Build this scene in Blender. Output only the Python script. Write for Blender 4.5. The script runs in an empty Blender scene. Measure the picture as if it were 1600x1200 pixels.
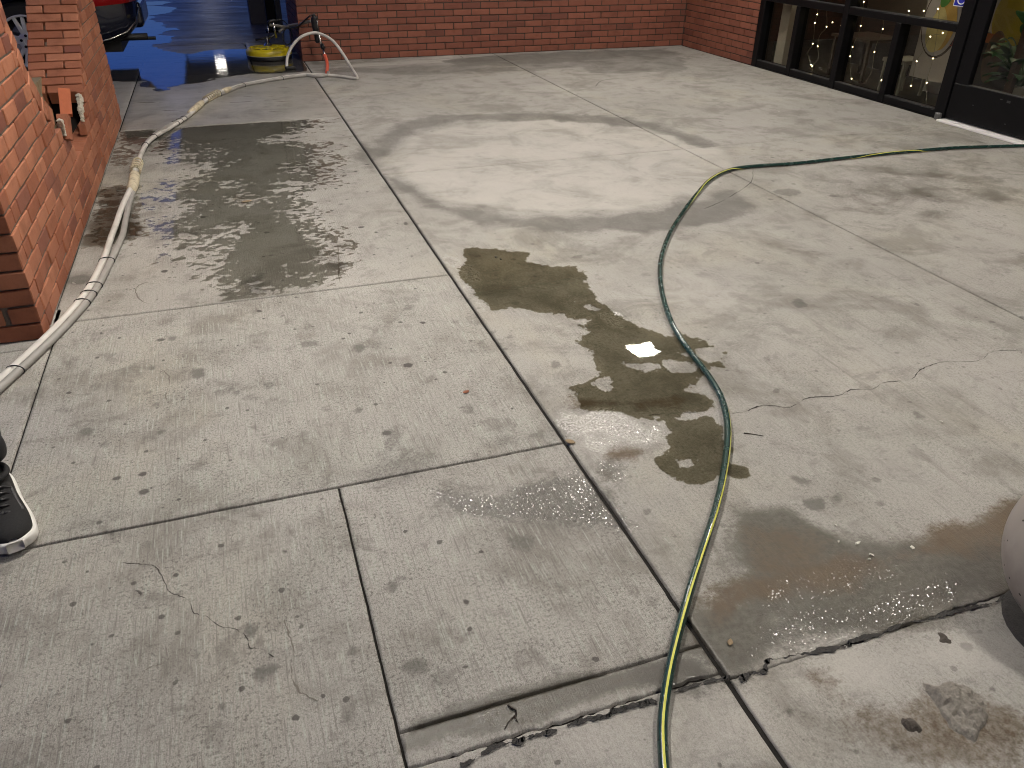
import bpy, bmesh, math, random
import numpy as np
from mathutils import Vector, Matrix

random.seed(7)
RNG = np.random.RandomState(11)
SC = bpy.context.scene
COL = SC.collection

# ------------------------------------------------------------------ camera
CAM_H = 1.4
FPX = 1221.37                      # focal length in pixels of the 1600 px wide photograph
YAW, PITCH, ROLL = 0.33639815, 0.54530508, -0.01139307


def cam_axes():
    cy, sy, cp, sp = math.cos(YAW), math.sin(YAW), math.cos(PITCH), math.sin(PITCH)
    fwd = np.array([sy * cp, cy * cp, -sp])
    right = np.array([cy, -sy, 0.0])
    down = np.cross(fwd, right)
    cr, sr = math.cos(ROLL), math.sin(ROLL)
    return cr * right + sr * down, -sr * right + cr * down, fwd


AX_R, AX_D, AX_F = cam_axes()
cam = bpy.data.cameras.new('camera')
cam.sensor_width = 36.0
cam.lens = FPX / 1600.0 * 36.0
cam.clip_start = 0.05
cam.clip_end = 1000
camo = bpy.data.objects.new('camera', cam)
COL.objects.link(camo)
m = Matrix.Identity(4)
for k in range(3):
    m[k][0], m[k][1], m[k][2] = AX_R[k], -AX_D[k], -AX_F[k]
m[2][3] = CAM_H
camo.matrix_world = m
SC.camera = camo

# ------------------------------------------------------------------ sky, exposure
world = bpy.data.worlds.new('World')
SC.world = world
world.use_nodes = True
wn = world.node_tree
wn.nodes.clear()
sky = wn.nodes.new('ShaderNodeTexSky')
sky.sky_type = 'NISHITA'
sky.sun_disc = False
sky.sun_elevation = math.radians(-3.0)
sky.sun_rotation = math.radians(0.0)
sky.altitude = 100
sky.ozone_density = 3.0
bg = wn.nodes.new('ShaderNodeBackground')
bg.inputs['Strength'].default_value = 2.1
wo = wn.nodes.new('ShaderNodeOutputWorld')
tint = wn.nodes.new('ShaderNodeMix')
tint.data_type = 'RGBA'
tint.blend_type = 'MULTIPLY'
tint.inputs[0].default_value = 1.0
tint.inputs[7].default_value = (0.40, 0.60, 1.10, 1)
wn.links.new(sky.outputs[0], tint.inputs[6])
wn.links.new(tint.outputs[2], bg.inputs[0])
wn.links.new(bg.outputs[0], wo.inputs[0])
vs = SC.view_settings
vs.view_transform = 'Standard'
vs.look = 'None'
vs.exposure = 0.12
vs.gamma = 1.0
try:
    vs.use_curve_mapping = False
except Exception:
    pass
SC.render.engine = 'CYCLES'
SC.cycles.use_denoising = True
try:
    SC.cycles.denoiser = 'OPENIMAGEDENOISE'
except Exception:
    pass
SC.render.filter_size = 1.05
SC.cycles.pixel_filter_type = 'BLACKMAN_HARRIS'
SC.cycles.filter_width = 1.05
SC.cycles.max_bounces = 8
SC.cycles.transparent_max_bounces = 12
SC.cycles.sample_clamp_indirect = 8.0
SC.cycles.caustics_reflective = False
SC.cycles.caustics_refractive = False

LAMP_RADIANCE = 205.0
LAMP_COLOR = (1.0, 0.935, 0.845)
LIGHTS = [(4.10, 7.08, 1.0), (4.10, 3.3, 0.75), (4.10, -0.5, 0.35), (1.25, 7.08, 0.5), (1.80, 4.93, 0.45), (0.20, 3.0, 1.45), (1.9, 0.1, 0.66), (-0.11, 28.6, 0.25)]  # the two panels nearest the camera are added to brighten the foreground
CEIL_Z = 3.0

# ------------------------------------------------------------------ pixel -> place helpers (measurements)


def ray(px, py):
    return (px - 800) / FPX * AX_R + (py - 600) / FPX * AX_D + AX_F


def gnd(px, py, z=0.0):
    d = ray(px, py)
    return d * ((z - CAM_H) / d[2]) + np.array([0, 0, CAM_H])


def onx(px, py, x):
    d = ray(px, py)
    return d * (x / d[0]) + np.array([0, 0, CAM_H])


def ony(px, py, y):
    d = ray(px, py)
    return d * (y / d[1]) + np.array([0, 0, CAM_H])


def gpoly(pts, ox=0, oy=0, s=1.0):
    return np.array([gnd(ox + x / s, oy + y / s)[:2] for x, y in pts])


# ------------------------------------------------------------------ numpy noise + fields
def _hash(ix, iy, seed):
    h = (ix.astype(np.int64) * 374761393 + iy.astype(np.int64) * 668265263 + seed * 1274126177) & 0xFFFFFFFF
    h = ((h ^ (h >> 13)) * 1274126177) & 0xFFFFFFFF
    h = h ^ (h >> 16)
    return (h & 0xFFFF) / 65535.0


def vnoise(x, y, seed=0):
    ix, iy = np.floor(x), np.floor(y)
    fx, fy = x - ix, y - iy
    fx, fy = fx * fx * (3 - 2 * fx), fy * fy * (3 - 2 * fy)
    a, b = _hash(ix, iy, seed), _hash(ix + 1, iy, seed)
    c, d = _hash(ix, iy + 1, seed), _hash(ix + 1, iy + 1, seed)
    return (a * (1 - fx) + b * fx) * (1 - fy) + (c * (1 - fx) + d * fx) * fy


def fbm(x, y, sc, oct=5, seed=0, ax=1.0, ay=1.0, gain=0.5):
    v, amp, tot = 0, 1.0, 0
    X, Y = x * sc * ax, y * sc * ay
    for o in range(oct):
        v = v + amp * (vnoise(X, Y, seed + o * 17) - 0.5)
        tot += amp
        amp *= gain
        X, Y = X * 2.03 + 5.1, Y * 2.03 + 3.7
    return v / tot * 2.0


def sdf(poly, x, y):
    """signed distance, positive inside"""
    P = np.asarray(poly, float)
    d2 = np.full(x.shape, 1e9)
    ins = np.zeros(x.shape, bool)
    n = len(P)
    for i in range(n):
        a, b = P[i], P[(i + 1) % n]
        e = b - a
        wx, wy = x - a[0], y - a[1]
        t = np.clip((wx * e[0] + wy * e[1]) / max(e @ e, 1e-12), 0, 1)
        d2 = np.minimum(d2, (wx - e[0] * t) ** 2 + (wy - e[1] * t) ** 2)
        c = (a[1] > y) != (b[1] > y)
        xx = (b[0] - a[0]) * (y - a[1]) / (b[1] - a[1] + 1e-15) + a[0]
        ins ^= c & (x < xx)
    d = np.sqrt(d2)
    return np.where(ins, d, -d)


def soft(poly, x, y, feather, amp=0.0, sc=6.0, seed=0, ax=1, ay=1):
    s = sdf(poly, x, y)
    if amp:
        s = s + fbm(x, y, sc, 5, seed, ax, ay) * amp
    return np.clip(0.5 + s / feather, 0, 1)


# ------------------------------------------------------------------ object helpers
def link(o):
    COL.objects.link(o)
    return o


def tag(o, label=None, cat=None, group=None, kind=None):
    if label:
        o['label'] = label
    if cat:
        o['category'] = cat
    if group:
        o['group'] = group
    if kind:
        o['kind'] = kind
    return o


def empty(name, loc=(0, 0, 0), rz=0.0):
    o = bpy.data.objects.new(name, None)
    o.location = loc
    o.rotation_euler = (0, 0, rz)
    o.empty_display_size = 0.1
    return link(o)


def mesh_obj(name, me, mat=None, parent=None, smooth=False, loc=None):
    if mat is not None and not me.materials:
        for mm in (mat if isinstance(mat, (list, tuple)) else [mat]):
            me.materials.append(mm)
    if smooth:
        me.polygons.foreach_set('use_smooth', [True] * len(me.polygons))
    o = bpy.data.objects.new(name, me)
    if parent is not None:
        o.parent = parent
    if loc is not None:
        o.location = loc
    return link(o)


def from_py(name, verts, faces):
    me = bpy.data.meshes.new(name)
    me.from_pydata([tuple(v) for v in verts], [], faces)
    me.update()
    return me


def bm_obj(name, bm, mat=None, parent=None, smooth=False, bevel=0.0, seg=1, loc=None):
    if bevel:
        bmesh.ops.bevel(bm, geom=bm.edges[:], offset=bevel, segments=seg, profile=0.5, affect='EDGES')
    bmesh.ops.recalc_face_normals(bm, faces=bm.faces[:])
    me = bpy.data.meshes.new(name)
    bm.to_mesh(me)
    bm.free()
    return mesh_obj(name, me, mat, parent, smooth, loc)


def add_box(bm, lo, hi, mtx=None):
    lo, hi = Vector(lo), Vector(hi)
    vs_ = [bm.verts.new(((lo.x, hi.x)[i & 1], (lo.y, hi.y)[(i >> 1) & 1], (lo.z, hi.z)[(i >> 2) & 1])) for i in range(8)]
    for f in ((0, 2, 3, 1), (4, 5, 7, 6), (0, 1, 5, 4), (2, 6, 7, 3), (0, 4, 6, 2), (1, 3, 7, 5)):
        bm.faces.new([vs_[i] for i in f])
    if mtx is not None:
        bmesh.ops.transform(bm, matrix=mtx, verts=vs_)
    return vs_


def box(name, lo, hi, mat, parent=None, bevel=0.0, seg=1, mtx=None):
    bm = bmesh.new()
    add_box(bm, lo, hi, mtx)
    return bm_obj(name, bm, mat, parent, False, bevel, seg)


def spline(pts, n):
    P = [np.array(p, float) for p in pts]
    P = [2 * P[0] - P[1]] + P + [2 * P[-1] - P[-2]]
    out = []
    for i in range(1, len(P) - 2):
        p0, p1, p2, p3 = P[i - 1:i + 3]
        for k in range(n):
            t = k / n
            out.append(0.5 * ((2 * p1) + (-p0 + p2) * t + (2 * p0 - 5 * p1 + 4 * p2 - p3) * t * t + (-p0 + 3 * p1 - 3 * p2 + p3) * t ** 3))
    out.append(P[-2])
    return np.array(out)


def frames(path):
    T = np.gradient(path, axis=0)
    T /= np.linalg.norm(T, axis=1)[:, None] + 1e-12
    fr = []
    up = np.array([0, 0, 1.0])
    last = None
    for t in T:
        s = np.cross(t, up)
        if np.linalg.norm(s) < 0.15 and last is not None:
            s = last - t * (last @ t)
        elif np.linalg.norm(s) < 1e-6:
            s = np.array([1.0, 0, 0])
        s = s / np.linalg.norm(s)
        if last is not None and s @ last < 0:
            s = -s
        last = s
        n = np.cross(s, t)
        fr.append((t, s, n))
    return fr


def tube_mesh(name, path, r, seg=10, caps=True):
    path = np.asarray(path, float)
    fr = frames(path)
    rr = r if hasattr(r, '__len__') else [r] * len(path)
    V, F = [], []
    for p, (t, s, n), q in zip(path, fr, rr):
        for k in range(seg):
            a = 2 * math.pi * k / seg
            V.append(p + q * (math.cos(a) * s + math.sin(a) * n))
    for i in range(len(path) - 1):
        for k in range(seg):
            a, b = i * seg + k, i * seg + (k + 1) % seg
            F.append((a, b, b + seg, a + seg))
    if caps:
        F.append(tuple(range(seg))[::-1])
        F.append(tuple((len(path) - 1) * seg + k for k in range(seg)))
    return from_py(name, V, F)


def tube(name, path, r, mat, parent=None, seg=10):
    return mesh_obj(name, tube_mesh(name, path, r, seg), mat, parent, True)


def lathe(name, prof, mat, parent=None, seg=32, loc=(0, 0, 0), mtx=None, caps=True):
    V, F = [], []
    for r, z in prof:
        for k in range(seg):
            a = 2 * math.pi * k / seg
            V.append((r * math.cos(a), r * math.sin(a), z))
    for i in range(len(prof) - 1):
        for k in range(seg):
            a, b = i * seg + k, i * seg + (k + 1) % seg
            F.append((a, b, b + seg, a + seg))
    if caps:
        F.append(tuple(range(seg))[::-1])
        F.append(tuple((len(prof) - 1) * seg + k for k in range(seg)))
    if mtx is not None:
        V = [tuple(mtx @ Vector(v)) for v in V]
    me = from_py(name, V, F)
    o = mesh_obj(name, me, mat, parent, True, loc)
    try:
        me.set_sharp_from_angle(angle=math.radians(40))
    except Exception:
        pass
    return o


# ------------------------------------------------------------------ materials
class NT:
    def __init__(self, name):
        self.mat = bpy.data.materials.new(name)
        self.mat.use_nodes = True
        self.t = self.mat.node_tree
        self.n = self.t.nodes
        self.n.clear()
        self.out = self.n.new('ShaderNodeOutputMaterial')

    def node(self, typ, **kw):
        nd = self.n.new(typ)
        for k, v in kw.items():
            setattr(nd, k, v)
        return nd

    def put(self, sock, v):
        if isinstance(v, bpy.types.NodeSocket):
            self.t.links.new(v, sock)
        elif v is not None:
            if hasattr(sock.default_value, '__len__') and not hasattr(v, '__len__'):
                v = (v, v, v, 1.0)[:len(sock.default_value)]
            elif hasattr(v, '__len__') and len(v) == 3 and len(sock.default_value) == 4:
                v = (*v, 1.0)
            sock.default_value = v

    def math(self, op, a, b=None, c=None, clamp=False):
        nd = self.node('ShaderNodeMath', operation=op, use_clamp=clamp)
        for i, v in enumerate((a, b, c)):
            if v is not None:
                self.put(nd.inputs[i], v)
        return nd.outputs[0]

    def mix(self, f, a, b, blend='MIX'):
        nd = self.node('ShaderNodeMix', data_type='RGBA', blend_type=blend)
        nd.clamp_factor = True
        self.put(nd.inputs[0], f)
        self.put(nd.inputs[6], a)
        self.put(nd.inputs[7], b)
        return nd.outputs[2]

    def mixf(self, f, a, b):
        nd = self.node('ShaderNodeMix', data_type='FLOAT')
        self.put(nd.inputs[0], f)
        self.put(nd.inputs[2], a)
        self.put(nd.inputs[3], b)
        return nd.outputs[0]

    def coords(self, kind='pos', scale=(1, 1, 1), rot=(0, 0, 0)):
        if kind == 'pos':
            s = self.node('ShaderNodeNewGeometry').outputs['Position']
        else:
            s = self.node('ShaderNodeTexCoord').outputs['Object']
        mp = self.node('ShaderNodeMapping')
        self.t.links.new(s, mp.inputs[0])
        mp.inputs['Rotation'].default_value = rot
        mp.inputs['Scale'].default_value = scale
        return mp.outputs[0]

    def noise(self, vec, sc, det=4, rough=0.55, dist=0.0):
        nd = self.node('ShaderNodeTexNoise')
        self.put(nd.inputs['Vector'], vec)
        nd.inputs['Scale'].default_value = sc
        nd.inputs['Detail'].default_value = det
        nd.inputs['Roughness'].default_value = rough
        nd.inputs['Distortion'].default_value = dist
        return nd.outputs[0]

    def step(self, v, lo, hi):
        nd = self.node('ShaderNodeMapRange', interpolation_type='SMOOTHSTEP')
        self.put(nd.inputs[0], v)
        nd.inputs[1].default_value = lo
        nd.inputs[2].default_value = hi
        return nd.outputs[0]

    def attr(self, name):
        return self.node('ShaderNodeAttribute', attribute_name=name).outputs['Fac']

    def bump(self, h, strength, dist, normal=None):
        nd = self.node('ShaderNodeBump')
        self.put(nd.inputs['Strength'], strength)
        nd.inputs['Distance'].default_value = dist
        self.put(nd.inputs['Height'], h)
        if normal is not None:
            self.put(nd.inputs['Normal'], normal)
        return nd.outputs[0]

    def bsdf(self, **kw):
        nd = self.node('ShaderNodeBsdfPrincipled')
        names = dict(color='Base Color', rough='Roughness', metal='Metallic', normal='Normal', spec='Specular IOR Level',
                     coat='Coat Weight', coatr='Coat Roughness', emis='Emission Color', emiss='Emission Strength', ior='IOR', alpha='Alpha')
        for k, v in kw.items():
            self.put(nd.inputs[names[k]], v)
        return nd.outputs[0]

    def done(self, sh):
        self.t.links.new(sh, self.out.inputs[0])
        return self.mat


def simple(name, color, rough=0.6, metal=0.0, var=0.12, sc=30.0, bump=0.0, coat=0.0, dirt=None, kind='pos', spec=0.5):
    t = NT(name)
    v = t.coords(kind)
    n = t.noise(v, sc, 5)
    lo = tuple(c * (1 - var) for c in color)
    hi = tuple(min(1, c * (1 + var)) for c in color)
    c = t.mix(n, lo, hi)
    if dirt:
        c = t.mix(t.math('MULTIPLY', t.step(t.noise(v, sc * 0.35, 6), 0.48, 0.7), dirt[3]), c, dirt[:3])
    kw = dict(color=c, rough=t.mixf(t.noise(v, sc * 0.7, 3), max(0.02, rough - 0.08), min(1, rough + 0.1)), metal=metal, coat=coat, spec=spec)
    if bump:
        kw['normal'] = t.bump(t.noise(v, sc * 4, 4), 0.6, bump)
    return t.done(t.bsdf(**kw))


def emitter(name, color, strength):
    t = NT(name)
    e = t.node('ShaderNodeEmission')
    e.inputs[0].default_value = (*color, 1)
    e.inputs[1].default_value = strength
    return t.done(e.outputs[0])


def concrete_mat():
    t = NT('broomed_concrete')
    P = t.coords('pos')
    big = t.noise(P, 0.9, 5, 0.6)
    mid = t.noise(P, 5.0, 6, 0.62, 0.4)
    fine = t.noise(P, 60.0, 5, 0.7)
    grain = t.noise(P, 240.0, 3, 0.6)
    broom = t.noise(t.coords('pos', (190.0, 8.0, 1.0)), 1.0, 4, 0.7)
    streak = t.noise(t.coords('pos', (26.0, 1.3, 1.0), (0, 0, 0.06)), 1.0, 5, 0.7)
    base = t.mix(t.step(big, 0.3, 0.72), (0.335, 0.322, 0.298), (0.425, 0.410, 0.380))
    hue = t.noise(t.coords('pos', (1, 1, 1), (0, 0, 0.8)), 1.1, 4, 0.6, 0.5)
    base = t.mix(t.math('MULTIPLY', t.step(hue, 0.5, 0.72), 0.6), base, (0.415, 0.385, 0.315))
    base = t.mix(t.math('MULTIPLY', t.step(hue, 0.5, 0.3), 0.6), base, (0.37, 0.35, 0.335))
    base = t.mix(t.math('MULTIPLY', t.step(mid, 0.50, 0.72), 0.55), base, (0.215, 0.200, 0.175))
    base = t.mix(t.math('MULTIPLY', t.step(streak, 0.52, 0.70), t.attr('streaks')), base, (0.19, 0.175, 0.15))
    # grain of the broom finish: strong on the near slabs, softer on trowelled ones
    bm_ = t.attr('broom')
    fine2 = t.noise(P, 120.0, 4, 0.65)
    sp = t.math('MULTIPLY', t.step(t.math('ADD', t.math('MULTIPLY', fine2, 0.55), t.math('MULTIPLY', broom, 0.45)), 0.50, 0.58), t.mixf(bm_, 0.42, 0.92))
    sp = t.math('MULTIPLY', sp, t.mixf(t.step(mid, 0.35, 0.65), 0.45, 1.0))
    base = t.mix(sp, base, (0.10, 0.094, 0.084))
    pit = t.noise(P, 420.0, 2, 0.6)
    base = t.mix(t.math('MULTIPLY', t.step(pit, 0.56, 0.66), t.mixf(bm_, 0.3, 0.6)), base, (0.09, 0.085, 0.075))
    base = t.mix(t.math('MULTIPLY', t.step(pit, 0.44, 0.34), t.mixf(bm_, 0.25, 0.5)), base, (0.60, 0.58, 0.54))
    cloud = t.noise(P, 2.3, 6, 0.68, 0.6)
    base = t.mix(t.math('MULTIPLY', t.step(cloud, 0.48, 0.66), 0.6), base, (0.165, 0.152, 0.132))
    base = t.mix(t.math('MULTIPLY', t.step(grain, 0.52, 0.66), t.mixf(bm_, 0.2, 0.4)), base, (0.17, 0.16, 0.14))
    base = t.mix(t.math('MULTIPLY', t.step(broom, 0.53, 0.66), t.mixf(bm_, 0.2, 0.62)), base, (0.48, 0.50, 0.45))
    base = t.mix(t.math('MULTIPLY', t.step(broom, 0.47, 0.36), t.mixf(bm_, 0.22, 0.52)), base, (0.13, 0.123, 0.11))
    blot = t.noise(P, 7.5, 6, 0.7, 0.5)
    base = t.mix(t.math('MULTIPLY', t.step(blot, 0.54, 0.66), t.mixf(bm_, 0.3, 0.52)), base, (0.14, 0.132, 0.118))
    # chewing gum and drip spots
    for sc, thr, seed, dens, opa in ((2.9, 0.22, 1.0, 0.42, 0.6), (5.5, 0.16, 0.0, 0.6, 0.9), (13.0, 0.24, 3.0, 0.58, 0.9), (30.0, 0.28, 7.0, 0.6, 0.8)):
        vo = t.node('ShaderNodeTexVoronoi', feature='F1')
        vv = t.node('ShaderNodeVectorMath', operation='ADD')
        nz = t.node('ShaderNodeTexNoise')
        t.put(nz.inputs['Vector'], P)
        nz.inputs['Scale'].default_value = sc * 2.5
        wob = t.node('ShaderNodeVectorMath', operation='SCALE')
        t.put(wob.inputs[0], nz.outputs[1])
        wob.inputs['Scale'].default_value = 0.26 / sc
        t.put(vv.inputs[0], P)
        t.put(vv.inputs[1], wob.outputs[0])
        off = t.node('ShaderNodeVectorMath', operation='ADD')
        t.put(off.inputs[0], vv.outputs[0])
        off.inputs[1].default_value = (seed, seed * 1.7, 0)
        flat = t.node('ShaderNodeVectorMath', operation='MULTIPLY')
        t.put(flat.inputs[0], off.outputs[0])
        flat.inputs[1].default_value = (1, 1, 0)
        t.put(vo.inputs['Vector'], flat.outputs[0])
        vo.inputs['Scale'].default_value = sc
        sep = t.node('ShaderNodeSeparateColor')
        t.put(sep.inputs[0], vo.outputs['Color'])
        rad = t.math('MULTIPLY', sep.outputs[0], thr)
        on = t.math('GREATER_THAN', t.math('ADD', sep.outputs[1], t.math('MULTIPLY', t.math('SUBTRACT', hue, 0.5), 0.9)), dens)
        msk = t.math('MULTIPLY', t.step(t.math('SUBTRACT', rad, vo.outputs['Distance']), -0.02, 0.07), opa)
        msk = t.math('MULTIPLY', t.math('MULTIPLY', msk, on), t.math('MULTIPLY', sep.outputs[2], t.attr('spots')))
        base = t.mix(msk, base, (0.06, 0.055, 0.05))
    # painted fields, broken up with fine noise
    brk = t.math('SUBTRACT', t.math('ADD', t.math('MULTIPLY', mid, 0.5), t.math('MULTIPLY', fine, 0.5)), 0.5)

    def fld(name, k=0.9, lo=0.3, hi=0.7):
        a = t.attr(name)
        edge = t.math('MULTIPLY', t.math('MULTIPLY', a, t.math('SUBTRACT', 1.0, a)), 4.0)
        return t.step(t.math('ADD', a, t.math('MULTIPLY', t.math('MULTIPLY', brk, k), edge)), lo, hi)

    pale = fld('pale', 0.8, 0.1, 0.9)
    base = t.mix(t.math('MULTIPLY', pale, t.mixf(t.step(cloud, 0.38, 0.62), 0.52, 0.26)), base, t.mix(fine, (0.50, 0.475, 0.44), (0.60, 0.58, 0.54)))
    grime_shade = fld('grime_shade', 1.6, 0.15, 0.85)
    base = t.mix(t.math('MULTIPLY', grime_shade, 0.72), base, t.mix(fine, (0.075, 0.072, 0.066), (0.16, 0.153, 0.14)))
    damp = fld('damp', 1.4, 0.25, 0.75)
    base = t.mix(t.math('MULTIPLY', damp, t.mixf(t.step(fine, 0.35, 0.65), 0.95, 0.78)), base, t.mix(mid, (0.030, 0.026, 0.016), (0.066, 0.058, 0.038)))
    brown = fld('brown', 2.0, 0.2, 0.9)
    base = t.mix(t.math('MULTIPLY', brown, 0.8), base, t.mix(streak, (0.040, 0.022, 0.008), (0.125, 0.078, 0.032)))
    glint = fld('glint', 1.8, 0.25, 0.75)
    foam = fld('foam', 3.0, 0.35, 0.75)
    base = t.mix(t.math('MULTIPLY', glint, 0.6), base, (0.062, 0.058, 0.050))
    frost = t.step(t.noise(P, 130.0, 3, 0.7), 0.42, 0.62)
    base = t.mix(t.math('MULTIPLY', foam, t.mixf(frost, 0.05, 0.85)), base, (0.58, 0.57, 0.54))
    rough = t.mixf(damp, t.mixf(fine, 0.62, 0.85), 0.33)
    rough = t.mixf(glint, rough, 0.4)
    rough = t.mixf(foam, rough, 0.25)
    rough = t.mixf(t.attr('sheen'), rough, t.mixf(t.step(t.noise(t.coords('pos', (1.2, 7, 1)), 1.0, 5, 0.6), 0.25, 0.75), 0.16, 0.42))
    h = t.math('ADD', t.math('MULTIPLY', broom, t.mixf(bm_, 0.25, 0.8)), t.math('ADD', t.math('MULTIPLY', grain, 0.35), t.math('MULTIPLY', fine, 0.4)))
    bump = t.bump(h, t.mixf(t.attr('sheen'), 0.55, 0.12), 0.004)
    gl = t.noise(P, 170.0, 2, 0.6)
    # standing film on the rough finish: small flat facets of water, each tilted its own way
    vf = t.node('ShaderNodeTexVoronoi', feature='F1')
    t.put(vf.inputs['Vector'], P)
    vf.inputs['Scale'].default_value = 480.0
    sv = t.node('ShaderNodeVectorMath', operation='SUBTRACT')
    t.put(sv.inputs[0], vf.outputs['Color'])
    sv.inputs[1].default_value = (0.5, 0.5, 0.5)
    sm = t.node('ShaderNodeVectorMath', operation='MULTIPLY')
    t.put(sm.inputs[0], sv.outputs[0])
    sm.inputs[1].default_value = (0.26, 0.26, 0.0)
    sa = t.node('ShaderNodeVectorMath', operation='ADD')
    t.put(sa.inputs[0], sm.outputs[0])
    t.put(sa.inputs[1], t.node('ShaderNodeNewGeometry').outputs['Normal'])
    sn = t.node('ShaderNodeVectorMath', operation='NORMALIZE')
    t.put(sn.inputs[0], sa.outputs[0])
    film = t.math('MAXIMUM', glint, t.math('MULTIPLY', foam, 0.8))
    bump = t.bump(gl, t.math('MULTIPLY', t.math('MAXIMUM', glint, foam), 0.5), 0.0016, bump)
    sh = t.bsdf(color=base, rough=rough, normal=bump, spec=t.mixf(damp, 0.3, 0.6), coat=film, coatr=0.04)
    pn = sh.node
    t.put(pn.inputs['Coat Normal'], sn.outputs[0])
    pn.inputs['Coat IOR'].default_value = 1.36
    return t.done(sh)


def water_mat(name, tint, ripple=0.02, rough=0.015):
    t = NT(name)
    P = t.coords('pos')
    nrm = t.bump(t.noise(P, 14.0, 2, 0.4), ripple, 0.01)
    fr = t.node('ShaderNodeFresnel')
    fr.inputs['IOR'].default_value = 1.34
    t.put(fr.inputs['Normal'], nrm)
    tr = t.node('ShaderNodeBsdfTransparent')
    c = t.mix(t.noise(P, 9.0, 5, 0.6), tuple(x * 0.93 for x in tint), tuple(min(1, x * 1.08) for x in tint))
    t.put(tr.inputs[0], c)
    gl = t.node('ShaderNodeBsdfGlossy')
    gl.inputs['Roughness'].default_value = rough
    t.put(gl.inputs['Normal'], nrm)
    mx = t.node('ShaderNodeMixShader')
    t.put(mx.inputs[0], fr.outputs[0])
    t.put(mx.inputs[1], tr.outputs[0])
    t.put(mx.inputs[2], gl.outputs[0])
    return t.done(mx.outputs[0])


def brick_mat(name, c0, c1, c2, rough=0.7, soot=0.25):
    t = NT(name)
    oi = t.node('ShaderNodeObjectInfo')
    r = oi.outputs['Random']
    P = t.coords('pos')
    col = t.mix(t.step(r, 0.0, 0.75), c0, c1)
    col = t.mix(t.step(r, 0.82, 1.0), col, c2)
    n = t.noise(P, 9.0, 6, 0.6)
    col = t.mix(t.math('MULTIPLY', t.step(n, 0.45, 0.75), soot), col, tuple(c * 0.45 for c in c0))
    f = t.noise(P, 120.0, 4, 0.7)
    col = t.mix(t.math('MULTIPLY', t.step(f, 0.5, 0.75), 0.3), col, tuple(c * 0.55 for c in c0))
    lime = t.step(t.noise(P, 23.0, 6, 0.75), 0.70, 0.76)
    col = t.mix(t.math('MULTIPLY', lime, 0.35), col, (0.45, 0.40, 0.35))
    b = t.bump(t.math('ADD', f, t.math('MULTIPLY', n, 0.8)), 0.5, 0.003)
    return t.done(t.bsdf(color=col, rough=t.mixf(n, rough - 0.12, rough + 0.1), normal=b, spec=0.35))


def glass_mat():
    t = NT('window_glass')
    fr = t.node('ShaderNodeFresnel')
    fr.inputs['IOR'].default_value = 1.45
    tr = t.node('ShaderNodeBsdfTransparent')
    tr.inputs[0].default_value = (0.86, 0.87, 0.85, 1)
    gl = t.node('ShaderNodeBsdfGlossy')
    gl.inputs['Roughness'].default_value = 0.01
    mx = t.node('ShaderNodeMixShader')
    bk = t.node('ShaderNodeNewGeometry').outputs['Backfacing']
    t.put(mx.inputs[0], t.math('MULTIPLY', fr.outputs[0], t.math('SUBTRACT', 1.0, bk)))
    t.put(mx.inputs[1], tr.outputs[0])
    t.put(mx.inputs[2], gl.outputs[0])
    return t.done(mx.outputs[0])


M = {}
M['concrete'] = concrete_mat()
M['dirt'] = simple('joint_dirt', (0.009, 0.0075, 0.006), 0.95, var=0.6, sc=60, bump=0.004)
M['lot'] = simple('wet_asphalt', (0.045, 0.044, 0.045), 0.5, var=0.4, sc=9, bump=0.004)
M['crack'] = simple('crack_dirt', (0.035, 0.03, 0.025), 0.9, var=0.4, sc=80)
M['scuff_line'] = simple('scuff_line', (0.17, 0.155, 0.135), 0.9, var=0.3, sc=60)
M['kerb_gap'] = simple('broken_edge', (0.042, 0.040, 0.038), 0.75, var=0.6, sc=70, bump=0.01)
M['water'] = water_mat('clear_water', (0.635, 0.615, 0.535))
M['water_wide'] = water_mat('thin_water', (0.70, 0.695, 0.665), 0.03, 0.05)
M['water_lot'] = water_mat('lot_water', (0.60, 0.60, 0.60), 0.04, 0.05)
M['brick'] = brick_mat('red_brick', (0.29, 0.10, 0.052), (0.42, 0.17, 0.095), (0.21, 0.075, 0.05), 0.62, 0.45)
M['brick_wall'] = brick_mat('dark_red_brick', (0.205, 0.072, 0.047), (0.26, 0.095, 0.06), (0.165, 0.06, 0.042), 0.7, 0.3)
M['mortar'] = simple('grey_mortar', (0.17, 0.145, 0.12), 0.9, var=0.35, sc=40, bump=0.004)
M['mortar_dark'] = simple('dark_mortar', (0.055, 0.04, 0.033), 0.9, var=0.35, sc=40, bump=0.004)
M['old_mortar'] = simple('crumbled_mortar', (0.50, 0.46, 0.38), 0.9, var=0.4, sc=60, bump=0.01)
M['block'] = simple('tan_masonry', (0.24, 0.19, 0.115), 0.9, var=0.3, sc=30, bump=0.006)
M['black_frame'] = simple('black_anodised_frame', (0.004, 0.004, 0.005), 0.45, var=0.3, sc=20, spec=0.18)
M['frame_lip'] = simple('worn_frame_lip', (0.035, 0.035, 0.037), 0.4, var=0.3, sc=20)
M['glass'] = glass_mat()
M['threshold'] = simple('white_threshold', (0.85, 0.84, 0.82), 0.45, var=0.05, sc=20)
M['hose_green'] = simple('green_hose_rubber', (0.010, 0.042, 0.036), 0.25, var=0.3, sc=40, coat=0.4)
M['hose_yellow'] = simple('yellow_hose_stripe', (0.66, 0.66, 0.12), 0.35, var=0.15, sc=40, coat=0.3)
M['hose_white'] = simple('white_hose_rubber', (0.62, 0.60, 0.56), 0.4, var=0.12, sc=14, dirt=(0.25, 0.23, 0.2, 0.5))
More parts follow.
